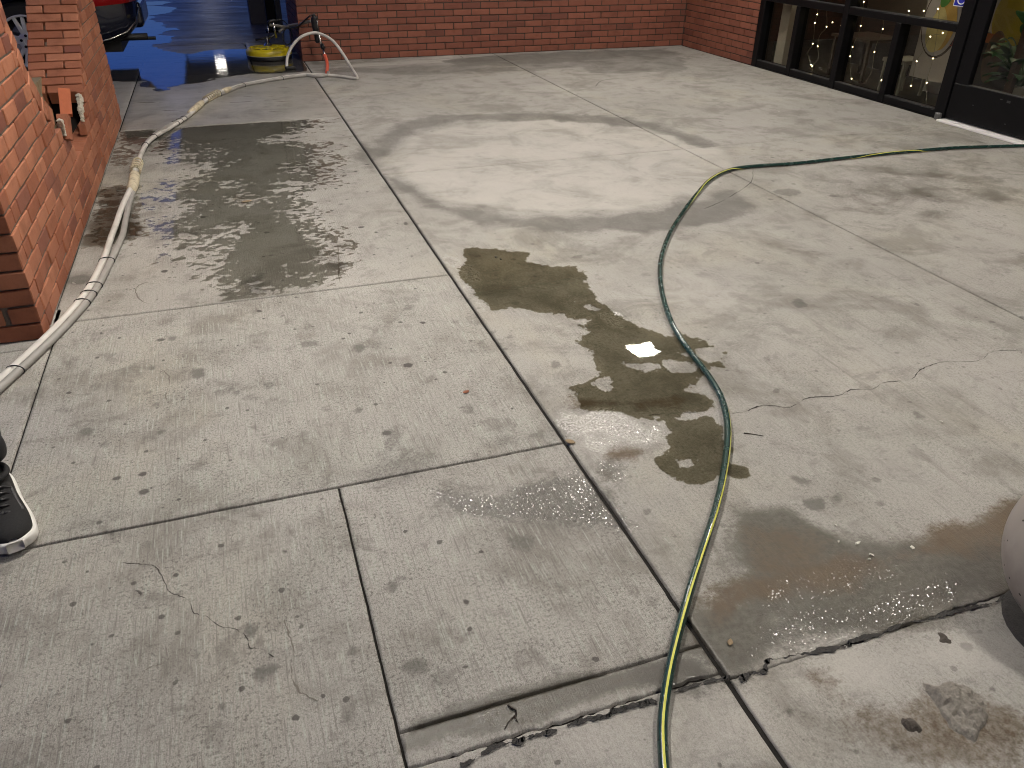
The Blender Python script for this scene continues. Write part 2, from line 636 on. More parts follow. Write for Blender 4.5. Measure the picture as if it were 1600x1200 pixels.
M['hose_grey'] = simple('grey_hose_rubber', (0.33, 0.32, 0.30), 0.4, var=0.18, sc=14, dirt=(0.15, 0.14, 0.12, 0.5))
M['tape'] = simple('cream_tape', (0.62, 0.55, 0.40), 0.6, var=0.2, sc=60, bump=0.003, dirt=(0.25, 0.2, 0.13, 0.6))
M['black_rubber'] = simple('black_rubber', (0.012, 0.012, 0.012), 0.5, var=0.3, sc=30)
M['black_plastic'] = simple('black_plastic', (0.015, 0.015, 0.017), 0.35, var=0.2, sc=30)
M['yellow_plastic'] = simple('yellow_plastic', (0.62, 0.50, 0.015), 0.3, var=0.12, sc=20, dirt=(0.12, 0.09, 0.02, 0.6))
M['steel'] = simple('bright_steel', (0.62, 0.62, 0.60), 0.22, 1.0, var=0.1, sc=40)
M['grey_bar'] = simple('grey_painted_bar', (0.22, 0.205, 0.18), 0.5, var=0.2, sc=30)
M['orange_rubber'] = simple('coral_sleeve', (0.72, 0.13, 0.07), 0.45, var=0.12, sc=30)
M['bollard'] = simple('cast_concrete', (0.37, 0.335, 0.30), 0.8, var=0.16, sc=12, bump=0.002, dirt=(0.18, 0.15, 0.14, 0.4))
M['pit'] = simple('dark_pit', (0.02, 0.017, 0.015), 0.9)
M['stone'] = simple('broken_aggregate', (0.26, 0.24, 0.21), 0.55, var=0.7, sc=150, bump=0.008)
M['dark_stone'] = simple('dark_stone', (0.07, 0.06, 0.05), 0.8, var=0.5, sc=60, bump=0.006)
M['twig'] = simple('dry_twig', (0.035, 0.025, 0.018), 0.8, var=0.4)
M['leaf'] = simple('dry_leaf', (0.24, 0.085, 0.04), 0.7, var=0.3, sc=80)
M['leaf_tan'] = simple('tan_leaf', (0.26, 0.19, 0.11), 0.7, var=0.3, sc=80)
M['scrap'] = simple('white_scrap', (0.75, 0.73, 0.66), 0.7, var=0.1)
M['ceiling'] = simple('painted_soffit', (0.58, 0.57, 0.54), 0.85, var=0.06, sc=5)
M['lamp'] = emitter('lamp_panel', LAMP_COLOR, LAMP_RADIANCE)
M['bulb'] = emitter('fairy_bulb', (1.0, 0.78, 0.42), 14.0)
M['wire'] = simple('fairy_wire', (0.20, 0.17, 0.10), 0.5)

# ------------------------------------------------------------------ ground: joints and slabs
G = gpoly
XL0, XLA, XL1, XL2, XR = -0.775, 0.113, 0.805, 2.905, 5.33
YT1, YT2, YT3, YK, YT4, YT5 = 3.16, 1.80, 0.985, 0.89, 4.77, 6.39

# outlines of marks, measured on the pavement
C7 = dict(ox=600, oy=360, s=2.667)
POLY = {}
POLY['puddle'] = G([(330, 85), (370, 72), (480, 82), (600, 92), (590, 125), (700, 152), (800, 150), (848, 190), (858, 245), (905, 305),
                    (1000, 360), (1050, 398), (1130, 425), (1195, 440), (1215, 412), (1262, 440), (1340, 460), (1382, 488), (1300, 505),
                    (1340, 545), (1400, 545), (1420, 512), (1408, 545), (1420, 570), (1370, 578), (1330, 590), (1300, 640), (1262, 668),
                    (1340, 690), (1385, 740), (1300, 765), (1240, 760), (1232, 790), (1300, 790), (1370, 770), (1410, 830), (1430, 900),
                    (1445, 960), (1510, 992), (1532, 1028), (1500, 1045), (1425, 1020), (1395, 1022), (1365, 1030), (1322, 1068),
                    (1262, 1042), (1205, 1032), (1152, 1002), (1140, 962), (1182, 920), (1168, 880), (1172, 795), (1100, 785), (1000, 772),
                    (900, 760), (820, 750), (800, 702), (780, 660), (832, 640), (905, 600), (890, 560), (868, 522), (822, 482), (815, 455),
                    (850, 425), (820, 400), (862, 375), (760, 365), (700, 345), (600, 332), (530, 330), (480, 342), (432, 330), (390, 282),
                    (342, 222), (310, 180), (335, 130)], **C7)
HOLES = [G(p, **C7) for p in (
    [(985, 548), (1040, 545), (1100, 548), (1145, 570), (1138, 590), (1090, 598), (1050, 590), (1010, 575)],
    [(1172, 545), (1230, 540), (1300, 555), (1332, 592), (1260, 605), (1200, 602), (1168, 585)],
    [(862, 640), (900, 604), (945, 608), (968, 665), (930, 682), (895, 668)],
    [(1228, 955), (1270, 945), (1312, 955), (1300, 985), (1270, 1002), (1240, 995)],
    [(800, 305), (850, 318), (915, 322), (900, 345), (860, 335), (815, 325)],
    [(1220, 508), (1290, 512), (1300, 530), (1240, 525)])]
FOAM = [G(p, **C7) for p in (
    [(720, 745), (800, 770), (880, 735), (1000, 765), (1100, 800), (1170, 800), (1175, 900), (1100, 900), (1000, 880), (900, 880), (860, 950), (800, 880), (750, 810)],
    [(915, 325), (980, 345), (1050, 392), (1000, 395), (940, 370), (900, 345)],
    [(300, 100), (350, 150), (400, 200), (340, 190), (290, 130)],
    [(1060, 395), (1200, 430), (1190, 440), (1080, 415)],
    [(230, 215), (265, 220), (262, 240), (230, 238)], [(250, 90), (290, 130), (380, 270), (420, 330), (395, 330), (330, 240)], [(700, 745), (760, 800), (850, 930), (880, 1000), (850, 980), (770, 870)],
    [(1100, 765), (1140, 760), (1165, 800), (1165, 870), (1120, 860), (1105, 800)])]
BROWN = [G(p, **C7) for p in (
    [(860, 890), (960, 895), (1075, 925), (1070, 955), (970, 965), (880, 985), (850, 940)],
    [(800, 700), (1000, 715), (1200, 700), (1210, 712), (1000, 730), (810, 740)],
    [(1160, 900), (1300, 875), (1300, 890), (1170, 915)],
    [(880, 985), (960, 990), (980, 1050), (930, 1060)])]
BROWN += [G(p) for p in (
    [(1090, 945), (1180, 900), (1300, 870), (1440, 850), (1560, 800), (1600, 780), (1600, 812), (1540, 845), (1400, 890), (1250, 930), (1110, 965)],
    [(1190, 560), (1290, 555), (1300, 590), (1200, 585)],
    [(1310, 640), (1365, 640), (1360, 662), (1315, 660)],
    [(1280, 1060), (1380, 1070), (1500, 1060), (1600, 1120), (1600, 1200), (1360, 1200), (1300, 1140)],
    [(370, 305), (395, 305), (392, 325), (368, 322)],
    [(1150, 820), (1330, 830), (1300, 900), (1170, 905)])]
DAMP = [G(p) for p in (
    [(1080, 1010), (1110, 930), (1150, 830), (1180, 790), (1240, 800), (1330, 840), (1480, 830), (1570, 800), (1600, 780), (1600, 925), (1560, 945), (1400, 985), (1250, 1020), (1150, 1055)],
    [(1220, 310), (1300, 280), (1330, 260), (1480, 240), (1600, 245), (1600, 300), (1500, 350), (1420, 345), (1330, 340), (1260, 330)],
    [(1330, 225), (1440, 200), (1560, 215), (1500, 235), (1400, 235)],
    [(690, 1160), (620, 1180), (640, 1120), (740, 1090), (900, 1050), (1080, 1015), (1140, 1060), (960, 1090), (850, 1130)],
    [(150, 300), (200, 290), (210, 370), (150, 380), (140, 340)],
    [(180, 210), (270, 207), (260, 225), (200, 230), (175, 260)],
    [(1260, 1130), (1310, 1150), (1330, 1200), (1270, 1200)],
    [(100, 490), (150, 430), (160, 450), (130, 490)])]
GRIME_SHADE = [G(p) for p in (
    [(580, 235), (620, 190), (700, 178), (860, 176), (980, 182), (1050, 200), (1130, 225), (1100, 232), (1000, 200), (860, 188), (720, 190), (650, 205), (610, 235), (590, 265)],
    [(590, 270), (640, 285), (700, 320), (790, 335), (900, 338), (1010, 330), (1090, 310), (1150, 290), (1180, 330), (1100, 358), (1000, 362), (880, 365), (760, 352), (680, 330), (620, 300)],
    [(560, 215), (600, 240), (585, 275), (555, 250)],
    [(880, 90), (1000, 80), (1060, 80), (1080, 110), (1000, 115), (920, 115)],
    [(480, 110), (700, 100), (900, 85), (930, 105), (800, 112), (600, 118)],
    [(690, 95), (780, 85), (1040, 76), (1060, 84), (860, 100), (720, 105)],
    [(650, 745), (720, 765), (860, 765), (900, 700), (980, 800), (960, 830), (820, 820), (680, 800)],
    [(1220, 260), (1310, 275), (1260, 290)],
    [(560, 710), (620, 690), (640, 720), (600, 745)],
    [(380, 1040), (430, 1050), (420, 1070), (390, 1066)],
    [(690, 1100), (790, 1060), (820, 1110), (760, 1140), (700, 1150)],
    [(60, 845), (240, 800), (500, 757), (700, 715), (880, 682), (870, 670), (500, 745), (240, 785), (60, 830)],
    [(600, 1060), (720, 1010), (760, 1060), (640, 1120)],
    [(430, 1000), (520, 1060), (480, 1100), (420, 1060)],
    [(1500, 900), (1565, 880), (1580, 920), (1500, 940)])]  # last outline is the ball bollard's cast shadow, painted as dark colour
PALE = [G(p) for p in (
    [(598, 250), (640, 215), (720, 195), (850, 185), (960, 190), (1050, 210), (1130, 235), (1145, 258), (1120, 290), (1050, 318), (900, 332), (780, 326), (700, 312), (640, 285)],
    [(560, 100), (705, 86), (712, 97), (490, 108)],
    [(1180, 1060), (1300, 1020), (1480, 980), (1540, 960), (1600, 1000), (1590, 1060), (1400, 1070), (1260, 1110)],
    [(900, 1130), (1060, 1080), (1180, 1085), (1220, 1150), (1060, 1180), (900, 1190)],
    [(940, 470), (1060, 420), (1200, 460), (1180, 500), (1000, 480)],
    [(600, 690), (635, 685), (640, 710), (605, 715)])]
GLINT = [G(p) for p in (
    [(980, 1040), (1100, 1015), (1140, 1060), (1060, 1085), (990, 1075)],
    [(740, 1120), (800, 1085), (860, 1080), (830, 1115), (770, 1140)],
    [(672, 762), (720, 775), (790, 770), (850, 755), (895, 720), (935, 745), (985, 815), (970, 830), (880, 815), (780, 822), (710, 802)],
    [(900, 690), (960, 720), (1010, 800), (980, 790), (930, 740)],
    [(1120, 1030), (1200, 960), (1350, 930), (1480, 890), (1560, 890), (1500, 940), (1330, 990), (1160, 1050)],
    [(820, 1090), (880, 1060), (1000, 1060), (960, 1080)],
    [(1150, 1000), (1180, 900), (1300, 870), (1420, 860), (1420, 930), (1200, 990)],
    [(370, 430), (420, 425), (430, 460), (375, 465)])]
SPOTS = [(308, 583, 11, 7, 1), (265, 527, 9, 5, .9), (165, 555, 15, 6, .6), (183, 603, 22, 9, .5), (150, 600, 11, 13, .6), (95, 642, 11, 5, .9), (109, 641, 5, 3, .8), (134, 677, 9, 5, .9), (228, 612, 6, 4, .7),
         (247, 632, 5, 3, .9), (165, 698, 10, 3, .7), (617, 915, 11, 9, .9), (632, 903, 8, 5, 1), (660, 926, 5, 4, .9), (410, 1053, 13, 8, .9), (421, 1048, 8, 6, 1), (352, 1104, 8, 7, .9), (392, 988, 6, 5, 1),
         (427, 1019, 6, 5, 1), (391, 1019, 6, 5, .8), (528, 1094, 5, 4, 1), (543, 1106, 4, 4, 1), (538, 1122, 8, 6, .8), (553, 1018, 7, 5, .8), (498, 930, 9, 6, .7), (308, 1019, 6, 5, .7), (325, 1045, 5, 4, .8),
         (1253, 752, 14, 9, .9), (1275, 788, 16, 9, .9), (1310, 780, 10, 8, .6), (1250, 473, 12, 8, .8), (1435, 651, 10, 5, .7), (1340, 672, 8, 5, .6), (1230, 300, 22, 6, .7), (560, 543, 8, 5, .8), (610, 690, 16, 20, .6),
         (700, 1065, 24, 14, .6), (645, 1040, 20, 12, .7), (820, 845, 26, 14, .5), (780, 905, 18, 20, .45), (690, 960, 16, 12, .5), (640, 870, 12, 9, .4), (905, 640, 18, 10, .5), (480, 538, 14, 6, .7), (735, 640, 14, 9, .6),
         (560, 640, 6, 4, .8), (420, 600, 14, 5, .6), (395, 622, 18, 6, .5), (345, 612, 10, 5, .5), (505, 640, 12, 8, .5), (590, 540, 16, 8, .4), (865, 570, 8, 5, .7), (870, 1050, 12, 8, .5), (1020, 940, 14, 8, .5),
         (940, 870, 16, 7, .5), (250, 675, 5, 4, .9), (360, 607, 5, 3, .9), (373, 614, 4, 3, .9), (290, 600, 6, 5, .6), (640, 480, 10, 5, .6), (770, 520, 6, 4, .6), (795, 525, 5, 3, .8), (1320, 640, 10, 4, .5), (1200, 560, 9, 5, .6)]
SPOT_POLYS = [(gnd(a, b)[:2], G([(a + rx * math.cos(q), b + ry * math.sin(q)) for q in np.linspace(0, 2 * math.pi, 13)[:-1]]), k) for a, b, rx, ry, k in SPOTS]
STRK = [G(p) for p in ([(880, 850), (1060, 960), (1300, 900), (1600, 800), (1600, 320), (1300, 420), (1130, 640), (1180, 760)],)]


def paint(x, y):
    d = {}
    d['damp'] = np.zeros_like(x)
    for i, p in enumerate(DAMP):
        d['damp'] = np.maximum(d['damp'], soft(p, x, y, 0.06 if i == 3 else 0.14 if i in (0, 4) else 0.5, 0.05 if i == 3 else 0.13 if i in (0, 4) else 0.42, 4 if i in (0, 3, 4) else 7, 30 + i, 0.6 if i in (1, 2) else 1, 1) * (1.0 if i in (0, 3, 4) else 0.45))
    d['damp'] = np.maximum(d['damp'], np.clip(0.5 + (sdf(POLY['puddle'], x, y) + 0.015 + fbm(x, y, 12, 4, 71) * 0.05) / 0.07, 0, 1) * 0.42)
    d['brown'] = np.zeros_like(x)
    for i, p in enumerate(BROWN):
        d['brown'] = np.maximum(d['brown'], soft(p, x, y, 0.09, 0.08, 8, 60 + i) * {5: 0.3, 6: 0.4, 7: 0.66, 8: 0.6, 9: 0.6}.get(i, 0.95))
    d['grime_shade'] = np.zeros_like(x)
    for i, p in enumerate(GRIME_SHADE):
        k = (0.7, 0.74, 0.72, 0.6, 0.55, 0.75, 0.4, 0.4, 0.45, 0.7, 0.6, 0.5, 0.35, 0.3, 0.5)[i]
        d['grime_shade'] = np.maximum(d['grime_shade'], soft(p, x, y, 0.10 if i < 6 else 0.08, 0.07 if i < 4 else 0.14, 8 if i < 4 else 4, 90 + i) * k)
    for i, (c, p, k) in enumerate(SPOT_POLYS):
        near = (np.abs(x - c[0]) < 0.25) & (np.abs(y - c[1]) < 0.25)
        if near.any():
            v = soft(p, x[near], y[near], 0.022, 0.030, 30, 300 + i) * k
            d['grime_shade'][near] = np.maximum(d['grime_shade'][near], v)
    d['pale'] = np.zeros_like(x)
    for i, p in enumerate(PALE):
        d['pale'] = np.maximum(d['pale'], soft(p, x, y, 0.10 if i != 1 else 0.05, 0.06 if i == 0 else 0.14 if i != 1 else 0.01, 4, 120 + i) * (0.95, 0.8, 0.55, 0.5, 0.45, 0.6)[i])
    d['pale'] = np.where(d['grime_shade'] > 0.4, d['pale'] * 0.4, d['pale'])
    d['glint'] = np.zeros_like(x)
    for i, p in enumerate(GLINT):
        d['glint'] = np.maximum(d['glint'], soft(p, x, y, 0.08, 0.06, 8, 150 + i) * (0.7, 0.6, 0.95, 0.7, 0.6, 0.4, 0.35, 0.7)[i])
    d['foam'] = np.zeros_like(x)
    for i, p in enumerate(FOAM):
        d['foam'] = np.maximum(d['foam'], soft(p, x, y, 0.09, 0.09, 11, 180 + i) * 0.85)
    d['streaks'] = np.zeros_like(x) + 0.12
    for p in STRK:
        d['streaks'] = np.maximum(d['streaks'], soft(p, x, y, 0.4) * 0.5)
    return d


def slab(parent, x0, x1, y0, y1, res=0.016, gap=0.004, broom=1.0, spots=1.0, sheen=0.0, rag=(0, 0, 0, 0), z=0.0, gaps=None, tilt=0.0):
    """one poured slab: gridded top with worn rounded edges and real sides. rag = raggedness of the -x,+x,-y,+y edges"""
    g = gaps or (gap, gap, gap, gap)
    x0, x1, y0, y1 = x0 + g[0], x1 - g[1], y0 + g[2], y1 - g[3]
    nx, ny = max(3, int((x1 - x0) / res)), max(3, int((y1 - y0) / res))
    u = np.concatenate([[0, 0.004 / (x1 - x0)], np.linspace(0, 1, nx + 1)[1:-1], [1 - 0.004 / (x1 - x0), 1]])
    v = np.concatenate([[0, 0.004 / (y1 - y0)], np.linspace(0, 1, ny + 1)[1:-1], [1 - 0.004 / (y1 - y0), 1]])
    U, V = np.meshgrid(u, v)
    X, Y = x0 + U * (x1 - x0), y0 + V * (y1 - y0)
    wob = fbm(X, Y, 9, 4, 5) * 0.004 + fbm(X, Y, 45, 3, 9) * 0.003
    for (amp, w, axis) in ((rag[0], 1 - U, 0), (rag[1], U, 0), (rag[2], 1 - V, 1), (rag[3], V, 1)):
        a = np.clip(1 - (1 - w) * ((x1 - x0) if axis == 0 else (y1 - y0)) / 0.06, 0, 1)
        dd = a * (wob * 0.35 + amp * (fbm(X, Y, 14, 5, 77 + (3 if rag[2] else 0)) + 0.8 * fbm(X, Y, 70, 3, 78 + (3 if rag[2] else 0))))
        if axis == 0:
            X = X + dd
        else:
            Y = Y + dd
    Z = np.zeros_like(X) + z + tilt * (1 - V)
    edge = np.zeros_like(X, bool)
    edge[0, :] = edge[-1, :] = edge[:, 0] = edge[:, -1] = True
    Z[edge] -= 0.0025
    R_, C_ = X.shape
    verts = np.stack([X.ravel(), Y.ravel(), Z.ravel()], 1)
    idx = np.arange(R_ * C_).reshape(R_, C_)
    faces = np.stack([idx[:-1, :-1], idx[:-1, 1:], idx[1:, 1:], idx[1:, :-1]], -1).reshape(-1, 4)
    ring = np.concatenate([idx[0, :], idx[1:, -1], idx[-1, -2::-1], idx[-2:0:-1, 0]])
    low = verts[ring].copy()
    low[:, 2] = z - 0.03
    n0 = len(verts)
    verts = np.concatenate([verts, low])
    k = np.arange(len(ring))
    kn = (k + 1) % len(ring)
    side = np.stack([ring[k], n0 + k, n0 + kn, ring[kn]], -1)
    faces = np.concatenate([faces, side])
    me = bpy.data.meshes.new('concrete_slab')
    me.vertices.add(len(verts))
    me.vertices.foreach_set('co', verts.ravel())
    me.loops.add(faces.size)
    me.loops.foreach_set('vertex_index', faces.ravel())
    me.polygons.add(len(faces))
    me.polygons.foreach_set('loop_start', np.arange(0, faces.size, 4))
    me.polygons.foreach_set('loop_total', np.full(len(faces), 4))
    me.update(calc_edges=True)
    me.validate()
    d = paint(verts[:, 0], verts[:, 1])
    d['broom'] = np.full(len(verts), broom)
    d['spots'] = np.full(len(verts), spots)
    d['sheen'] = np.full(len(verts), sheen)
    for nm, a in d.items():
        at = me.attributes.new(nm, 'FLOAT', 'POINT')
        at.data.foreach_set('value', a.astype(np.float32))
    return mesh_obj('concrete_slab', me, M['concrete'], parent)


me = from_py('ground', [(-60, -40, -0.06), (60, -40, -0.06), (60, 120, -0.06), (-60, 120, -0.06)], [(0, 1, 2, 3)])
tag(mesh_obj('ground', me, M['lot']), kind='structure')
patio = tag(empty('patio'), 'broomed concrete patio of large slabs with wet marks', kind='structure')
bm = bmesh.new()
add_box(bm, (-2.6, -1.2, -0.058), (XR + 0.02, 9.12, -0.010))
bm_obj('joint_filler', bm, M['dirt'], patio)
N5 = 0.004
slab(patio, -2.5, XL0, 1.80, 2.965, gaps=(N5, 0.004, N5, 0.004))
slab(patio, -2.5, XL0, 2.965, 3.30, 0.03, gaps=(N5, 0.004, N5, 0.004), broom=0.4)
slab(patio, -2.5, XL0, -1.15, 1.80, 0.03)
slab(patio, XL0, XL1, YT2, YT1, 0.012, gaps=(0.004, 0.007, 0.004, 0.006))
slab(patio, -0.80, XL1, YT1, YT5, 0.016, gaps=(0.0, 0.008, 0.006, 0.004), broom=0.35, spots=1.0)
slab(patio, XL0, XLA, -1.15, YT2, 0.012, gaps=(0.003, 0.003, 0.004, 0.004))
slab(patio, XLA, XL1, YT3, YT2, 0.010, gaps=(0.003, 0.007, 0.003, 0.004))
slab(patio, XLA, XL1, 0.905, YT3, 0.008, gaps=(0.003, 0.007, 0.004, 0.003), broom=0.6, rag=(0, 0, 0.007, 0), spots=0.5)
slab(patio, XLA, XL1, -1.15, 0.905, 0.014, gaps=(0.003, 0.007, N5, 0.0), broom=0.25, rag=(0, 0, 0, 0.007), z=-0.003)
slab(patio, XL1, XL2, 0.885, YT4, 0.012, gaps=(0.007, 0.006, 0.003, 0.005), broom=0.3, rag=(0, 0, 0.007, 0), spots=0.5)
slab(patio, XL1, XL2, YT4, 8.90, 0.022, gaps=(0.007, 0.008, 0.005, 0.004), broom=0.25, spots=0.4)
slab(patio, XL1, 2.5, 8.90, 9.105, 0.02, gaps=(0.006, 0.003, 0.004, 0.0), broom=0.2, spots=0.3)
slab(patio, 2.5, XL2, 8.90, 9.105, 0.02, gaps=(0.003, 0.003, 0.001, 0.0), broom=0.2, spots=0.3)
slab(patio, XL2, XR, 0.885, YT4, 0.02, gaps=(0.003, 0.0, 0.003, 0.003), broom=0.3, spots=0.5, rag=(0, 0, 0.007, 0))
slab(patio, XL2, XR, YT4, 9.105, 0.024, gaps=(0.003, 0.0, 0.003, 0.0), broom=0.25, spots=0.35)
slab(patio, XL1, XR, -1.15, 0.885, 0.014, gaps=(0.007, 0, N5, 0.0), broom=0.2, rag=(0, 0, 0, 0.007), z=-0.003, spots=0.6)
lot = tag(empty('parking_lot'), 'dim wet concrete parking lot beyond the brick walls', kind='structure')
for a in ((-0.80, XL1, YT5, 8.62), (-0.80, 0.27, 8.62, 10.62), (0.27, XL1, 8.62, 10.62), (-4.5, -0.80, 3.30, 10.62), (-4.5, 4.0, 10.62, 15.5), (-4.5, 4.0, 15.5, 22.0)):
    slab(lot, *a, res=0.05, gap=0.006, broom=0.2, spots=0.4, sheen=0.85)


# ------------------------------------------------------------------ water on the pavement
def water_sheet(name, field, x0, x1, y0, y1, res, z, mat, label):
    xs, ys = np.arange(x0, x1, res), np.arange(y0, y1, res)
    X, Y = np.meshgrid(xs, ys)
    F = field(X, Y)
    V, faces, cache = [], [], {}

    def vert(i, j):
        k = (i, j)
        if k not in cache:
            cache[k] = len(V)
            V.append((xs[j], ys[i], z))
        return cache[k]

    def cut(a, b):
        k = (a, b) if a < b else (b, a)
        if k not in cache:
            fa, fb = F[k[0]], F[k[1]]
            t = fa / (fa - fb)
            cache[k] = len(V)
            V.append((xs[k[0][1]] + (xs[k[1][1]] - xs[k[0][1]]) * t, ys[k[0][0]] + (ys[k[1][0]] - ys[k[0][0]]) * t, z))
        return cache[k]

    pos = F > 0
    cnt = pos[:-1, :-1].astype(int) + pos[1:, :-1] + pos[:-1, 1:] + pos[1:, 1:]
    for i, j in zip(*np.nonzero(cnt)):
        c = [(i, j), (i, j + 1), (i + 1, j + 1), (i + 1, j)]
        if cnt[i, j] == 4:
            faces.append(tuple(vert(*q) for q in c))
            continue
        for tri in ((c[0], c[1], c[2]), (c[0], c[2], c[3])):
            out = []
            for k in range(3):
                a, b = tri[k], tri[(k + 1) % 3]
                if pos[a]:
                    out.append(vert(*a))
                if pos[a] != pos[b]:
                    out.append(cut(a, b))
            if len(out) >= 3:
                faces.append(tuple(out))
    me = from_py(name, V, faces)
    return tag(mesh_obj(name, me, mat), label, kind='structure')


def f_main(x, y):
    f = sdf(POLY['puddle'], x, y)
    n = fbm(x, y, 22, 5, 3, gain=0.6)
    for h in HOLES:
        f = np.minimum(f, -sdf(h, x, y) + 0.006)
    for h in FOAM[:1] + FOAM[5:]:
        f = np.minimum(f, -sdf(h, x, y) + 0.01)
    return f + n * 0.034 + fbm(x, y, 75, 4, 47, gain=0.7) * 0.022 - 0.002


water_sheet('puddle', f_main, 0.83, 2.2, 1.2, 3.6, 0.0075, 0.0016, M['water'], 'clear puddle mirroring the ceiling lamp beside the green hose')

C7L = dict(ox=130, oy=160, s=3.2)
WET = G([(500, 120), (700, 105), (900, 88), (1130, 70), (1190, 58), (1130, 110), (1020, 160), (960, 195), (1090, 212), (1190, 235), (1240, 290),
         (1245, 390), (1110, 415), (1040, 400), (1000, 450), (1040, 540), (1060, 600), (1180, 650), (1210, 740), (1205, 850), (1150, 865),
         (1080, 905), (1000, 890), (960, 950), (880, 985), (800, 930), (740, 905), (700, 850), (640, 800), (560, 810), (640, 770), (700, 740),
         (560, 722), (470, 700), (520, 650), (450, 605), (540, 565), (560, 525), (530, 480), (450, 485), (440, 440), (560, 405), (640, 370),
         (640, 320), (520, 312), (500, 250), (420, 215), (360, 205), (400, 150)], **C7L)
WET2 = G([(190, 130), (380, 120), (360, 190), (280, 205), (200, 215), (150, 300), (140, 260)], **C7L)
WET3 = G([(60, 450), (150, 440), (250, 520), (260, 620), (180, 690), (100, 690), (70, 600)], **C7L)
DRY = [G(p, **C7L) for p in ([(720, 420), (800, 440), (960, 480), (960, 515), (800, 510), (740, 470)], [(1040, 320), (1120, 320), (1120, 340), (1040, 340)],
                             [(620, 240), (680, 235), (690, 300), (640, 290)], [(640, 640), (740, 610), (760, 640), (700, 665)])]


def f_wet(x, y):
    f = np.maximum(np.maximum(sdf(WET, x, y), sdf(WET2, x, y)), sdf(WET3, x, y) - 0.02)
    for h in DRY:
        f = np.minimum(f, -sdf(h, x, y) + 0.02)
    n = fbm(x, y, 8, 6, 23, ax=0.6, ay=1.1, gain=0.72)
    far = np.clip((4.6 - y) / 1.2, 0, 1)
    f = np.clip(f, -0.27, 0.22)
    flecks = fbm(x, y, 34, 4, 31, ax=0.72, ay=1.0, gain=0.7)
    fl2 = fbm(x, y, 75, 3, 37, ax=0.7, ay=1.0, gain=0.6)
    edge = np.clip(1 - np.abs(f) / 0.4, 0.25, 1)
    s = f + n * 0.24 + edge * (flecks * 0.46 + fl2 * 0.26) + 0.02
    # brush strokes fanning out of the near end
    ang = np.arctan2(y - 4.3, x - 0.05)
    rad = np.hypot(x - 0.05, y - 4.3)
    s = s + far * 0.22 * fbm(ang * 14, rad * 1.4, 1.0, 4, 61)
    s = np.minimum(s, 6.385 - y)
    s = np.minimum(s, y - YT1 - 0.01)
    s = np.minimum(s, XL1 - 0.012 - x)
    return np.minimum(s, x + 0.79)


water_sheet('puddle', f_wet, -0.80, 0.80, 3.16, 6.40, 0.0072, 0.0018, M['water_wide'], 'broad streaky puddle spread over the slab along the brick wall')

LOTW = G([(150, 70), (170, 20), (190, -40), (262, -40), (254, 0), (257, 30), (284, 42), (268, 58), (252, 76), (302, 89), (330, 76), (460, 74), (470, 60), (480, 95), (455, 115), (380, 112), (300, 122), (250, 140), (240, 125), (170, 125)])


def f_lot(x, y):
    f = np.clip(sdf(LOTW, x, y), -1.0, 0.8)
    s = f + fbm(x, y, 1.2, 6, 83, ax=0.6, ay=1.2, gain=0.6) * 0.55
    s = np.minimum(s, np.where(y < 9.15, 0.79 - x, 1))
    return np.minimum(s, y - 6.42)


water_sheet('puddle', f_lot, -2.6, 1.2, 6.5, 16.0, 0.035, 0.002, M['water_lot'], 'wide puddle mirroring the blue dusk sky across the parking lot')


# ------------------------------------------------------------------ cracks and ragged kerb gap (flat dark ribbons in the concrete)
def ribbon(name, pts, w, mat, parent, z=0.0008, jit=0.004, seed=1, kind='stuff', lab=None, ox=0, oy=0, s=1.0):
    P = np.array([gnd(ox + a / s, oy + b / s, 0)[:2] for a, b in pts])
    Q = spline([(*p, 0) for p in P], 16)[:, :2]
    rs = np.random.RandomState(seed)
    kk = np.arange(len(Q)) * 0.37 + seed * 13.7
    Q = Q + np.stack([fbm(kk, kk * 0 + 3.3, 1.0, 4, seed), fbm(kk, kk * 0 + 9.1, 1.0, 4, seed + 5)], 1) * jit
    T = np.gradient(Q, axis=0)
    T /= np.linalg.norm(T, axis=1)[:, None] + 1e-9
    Nn = np.stack([-T[:, 1], T[:, 0]], 1)
    ww = w * np.clip(0.75 + 1.5 * fbm(kk, kk * 0 + 6.2, 0.35, 4, seed + 9), 0.08, 1.7)
    ww[0] = ww[-1] = 0.0002
    V = []
    for q, n_, a in zip(Q, Nn, ww):
        V += [(*(q + n_ * a / 2), z), (*(q - n_ * a / 2), z)]
    F = [(2 * i, 2 * i + 1, 2 * i + 3, 2 * i + 2) for i in range(len(Q) - 1)]
    o = mesh_obj(name, from_py(name, V, F), mat, parent)
    if kind:
        o['kind'] = kind
    return o


C5 = dict(ox=1100, oy=500, s=3.2)
ribbon('crack', [(140, 465), (200, 460), (290, 428), (430, 436), (515, 392), (660, 380), (735, 350), (840, 345), (905, 312), (1030, 300), (1075, 255),
                 (1130, 228), (1210, 210), (1370, 203), (1440, 160), (1570, 152), (1590, 165)], 0.0038, M['crack'], patio, seed=2, **C5)
C6 = dict(ox=0, oy=840, s=3.2)
ribbon('crack', [(520, 70), (545, 118), (640, 128), (760, 140), (800, 175), (850, 270), (940, 310), (970, 375), (1040, 398), (1090, 440), (1180, 460), (1235, 500),
                 (1250, 550), (1310, 560), (1370, 600)], 0.0018, M['crack'], patio, seed=3, jit=0.003, **C6)
ribbon('crack', [(830, 550), (825, 620), (740, 655), (690, 715), (600, 795), (530, 870)], 0.0016, M['scuff_line'], patio, seed=4, jit=0.003, **C6)
C4 = dict(ox=1100, oy=180, s=3.2)
ribbon('crack', [(0, 470), (90, 430), (150, 395), (235, 335), (245, 265)], 0.004, M['crack'], patio, seed=5, **C4)
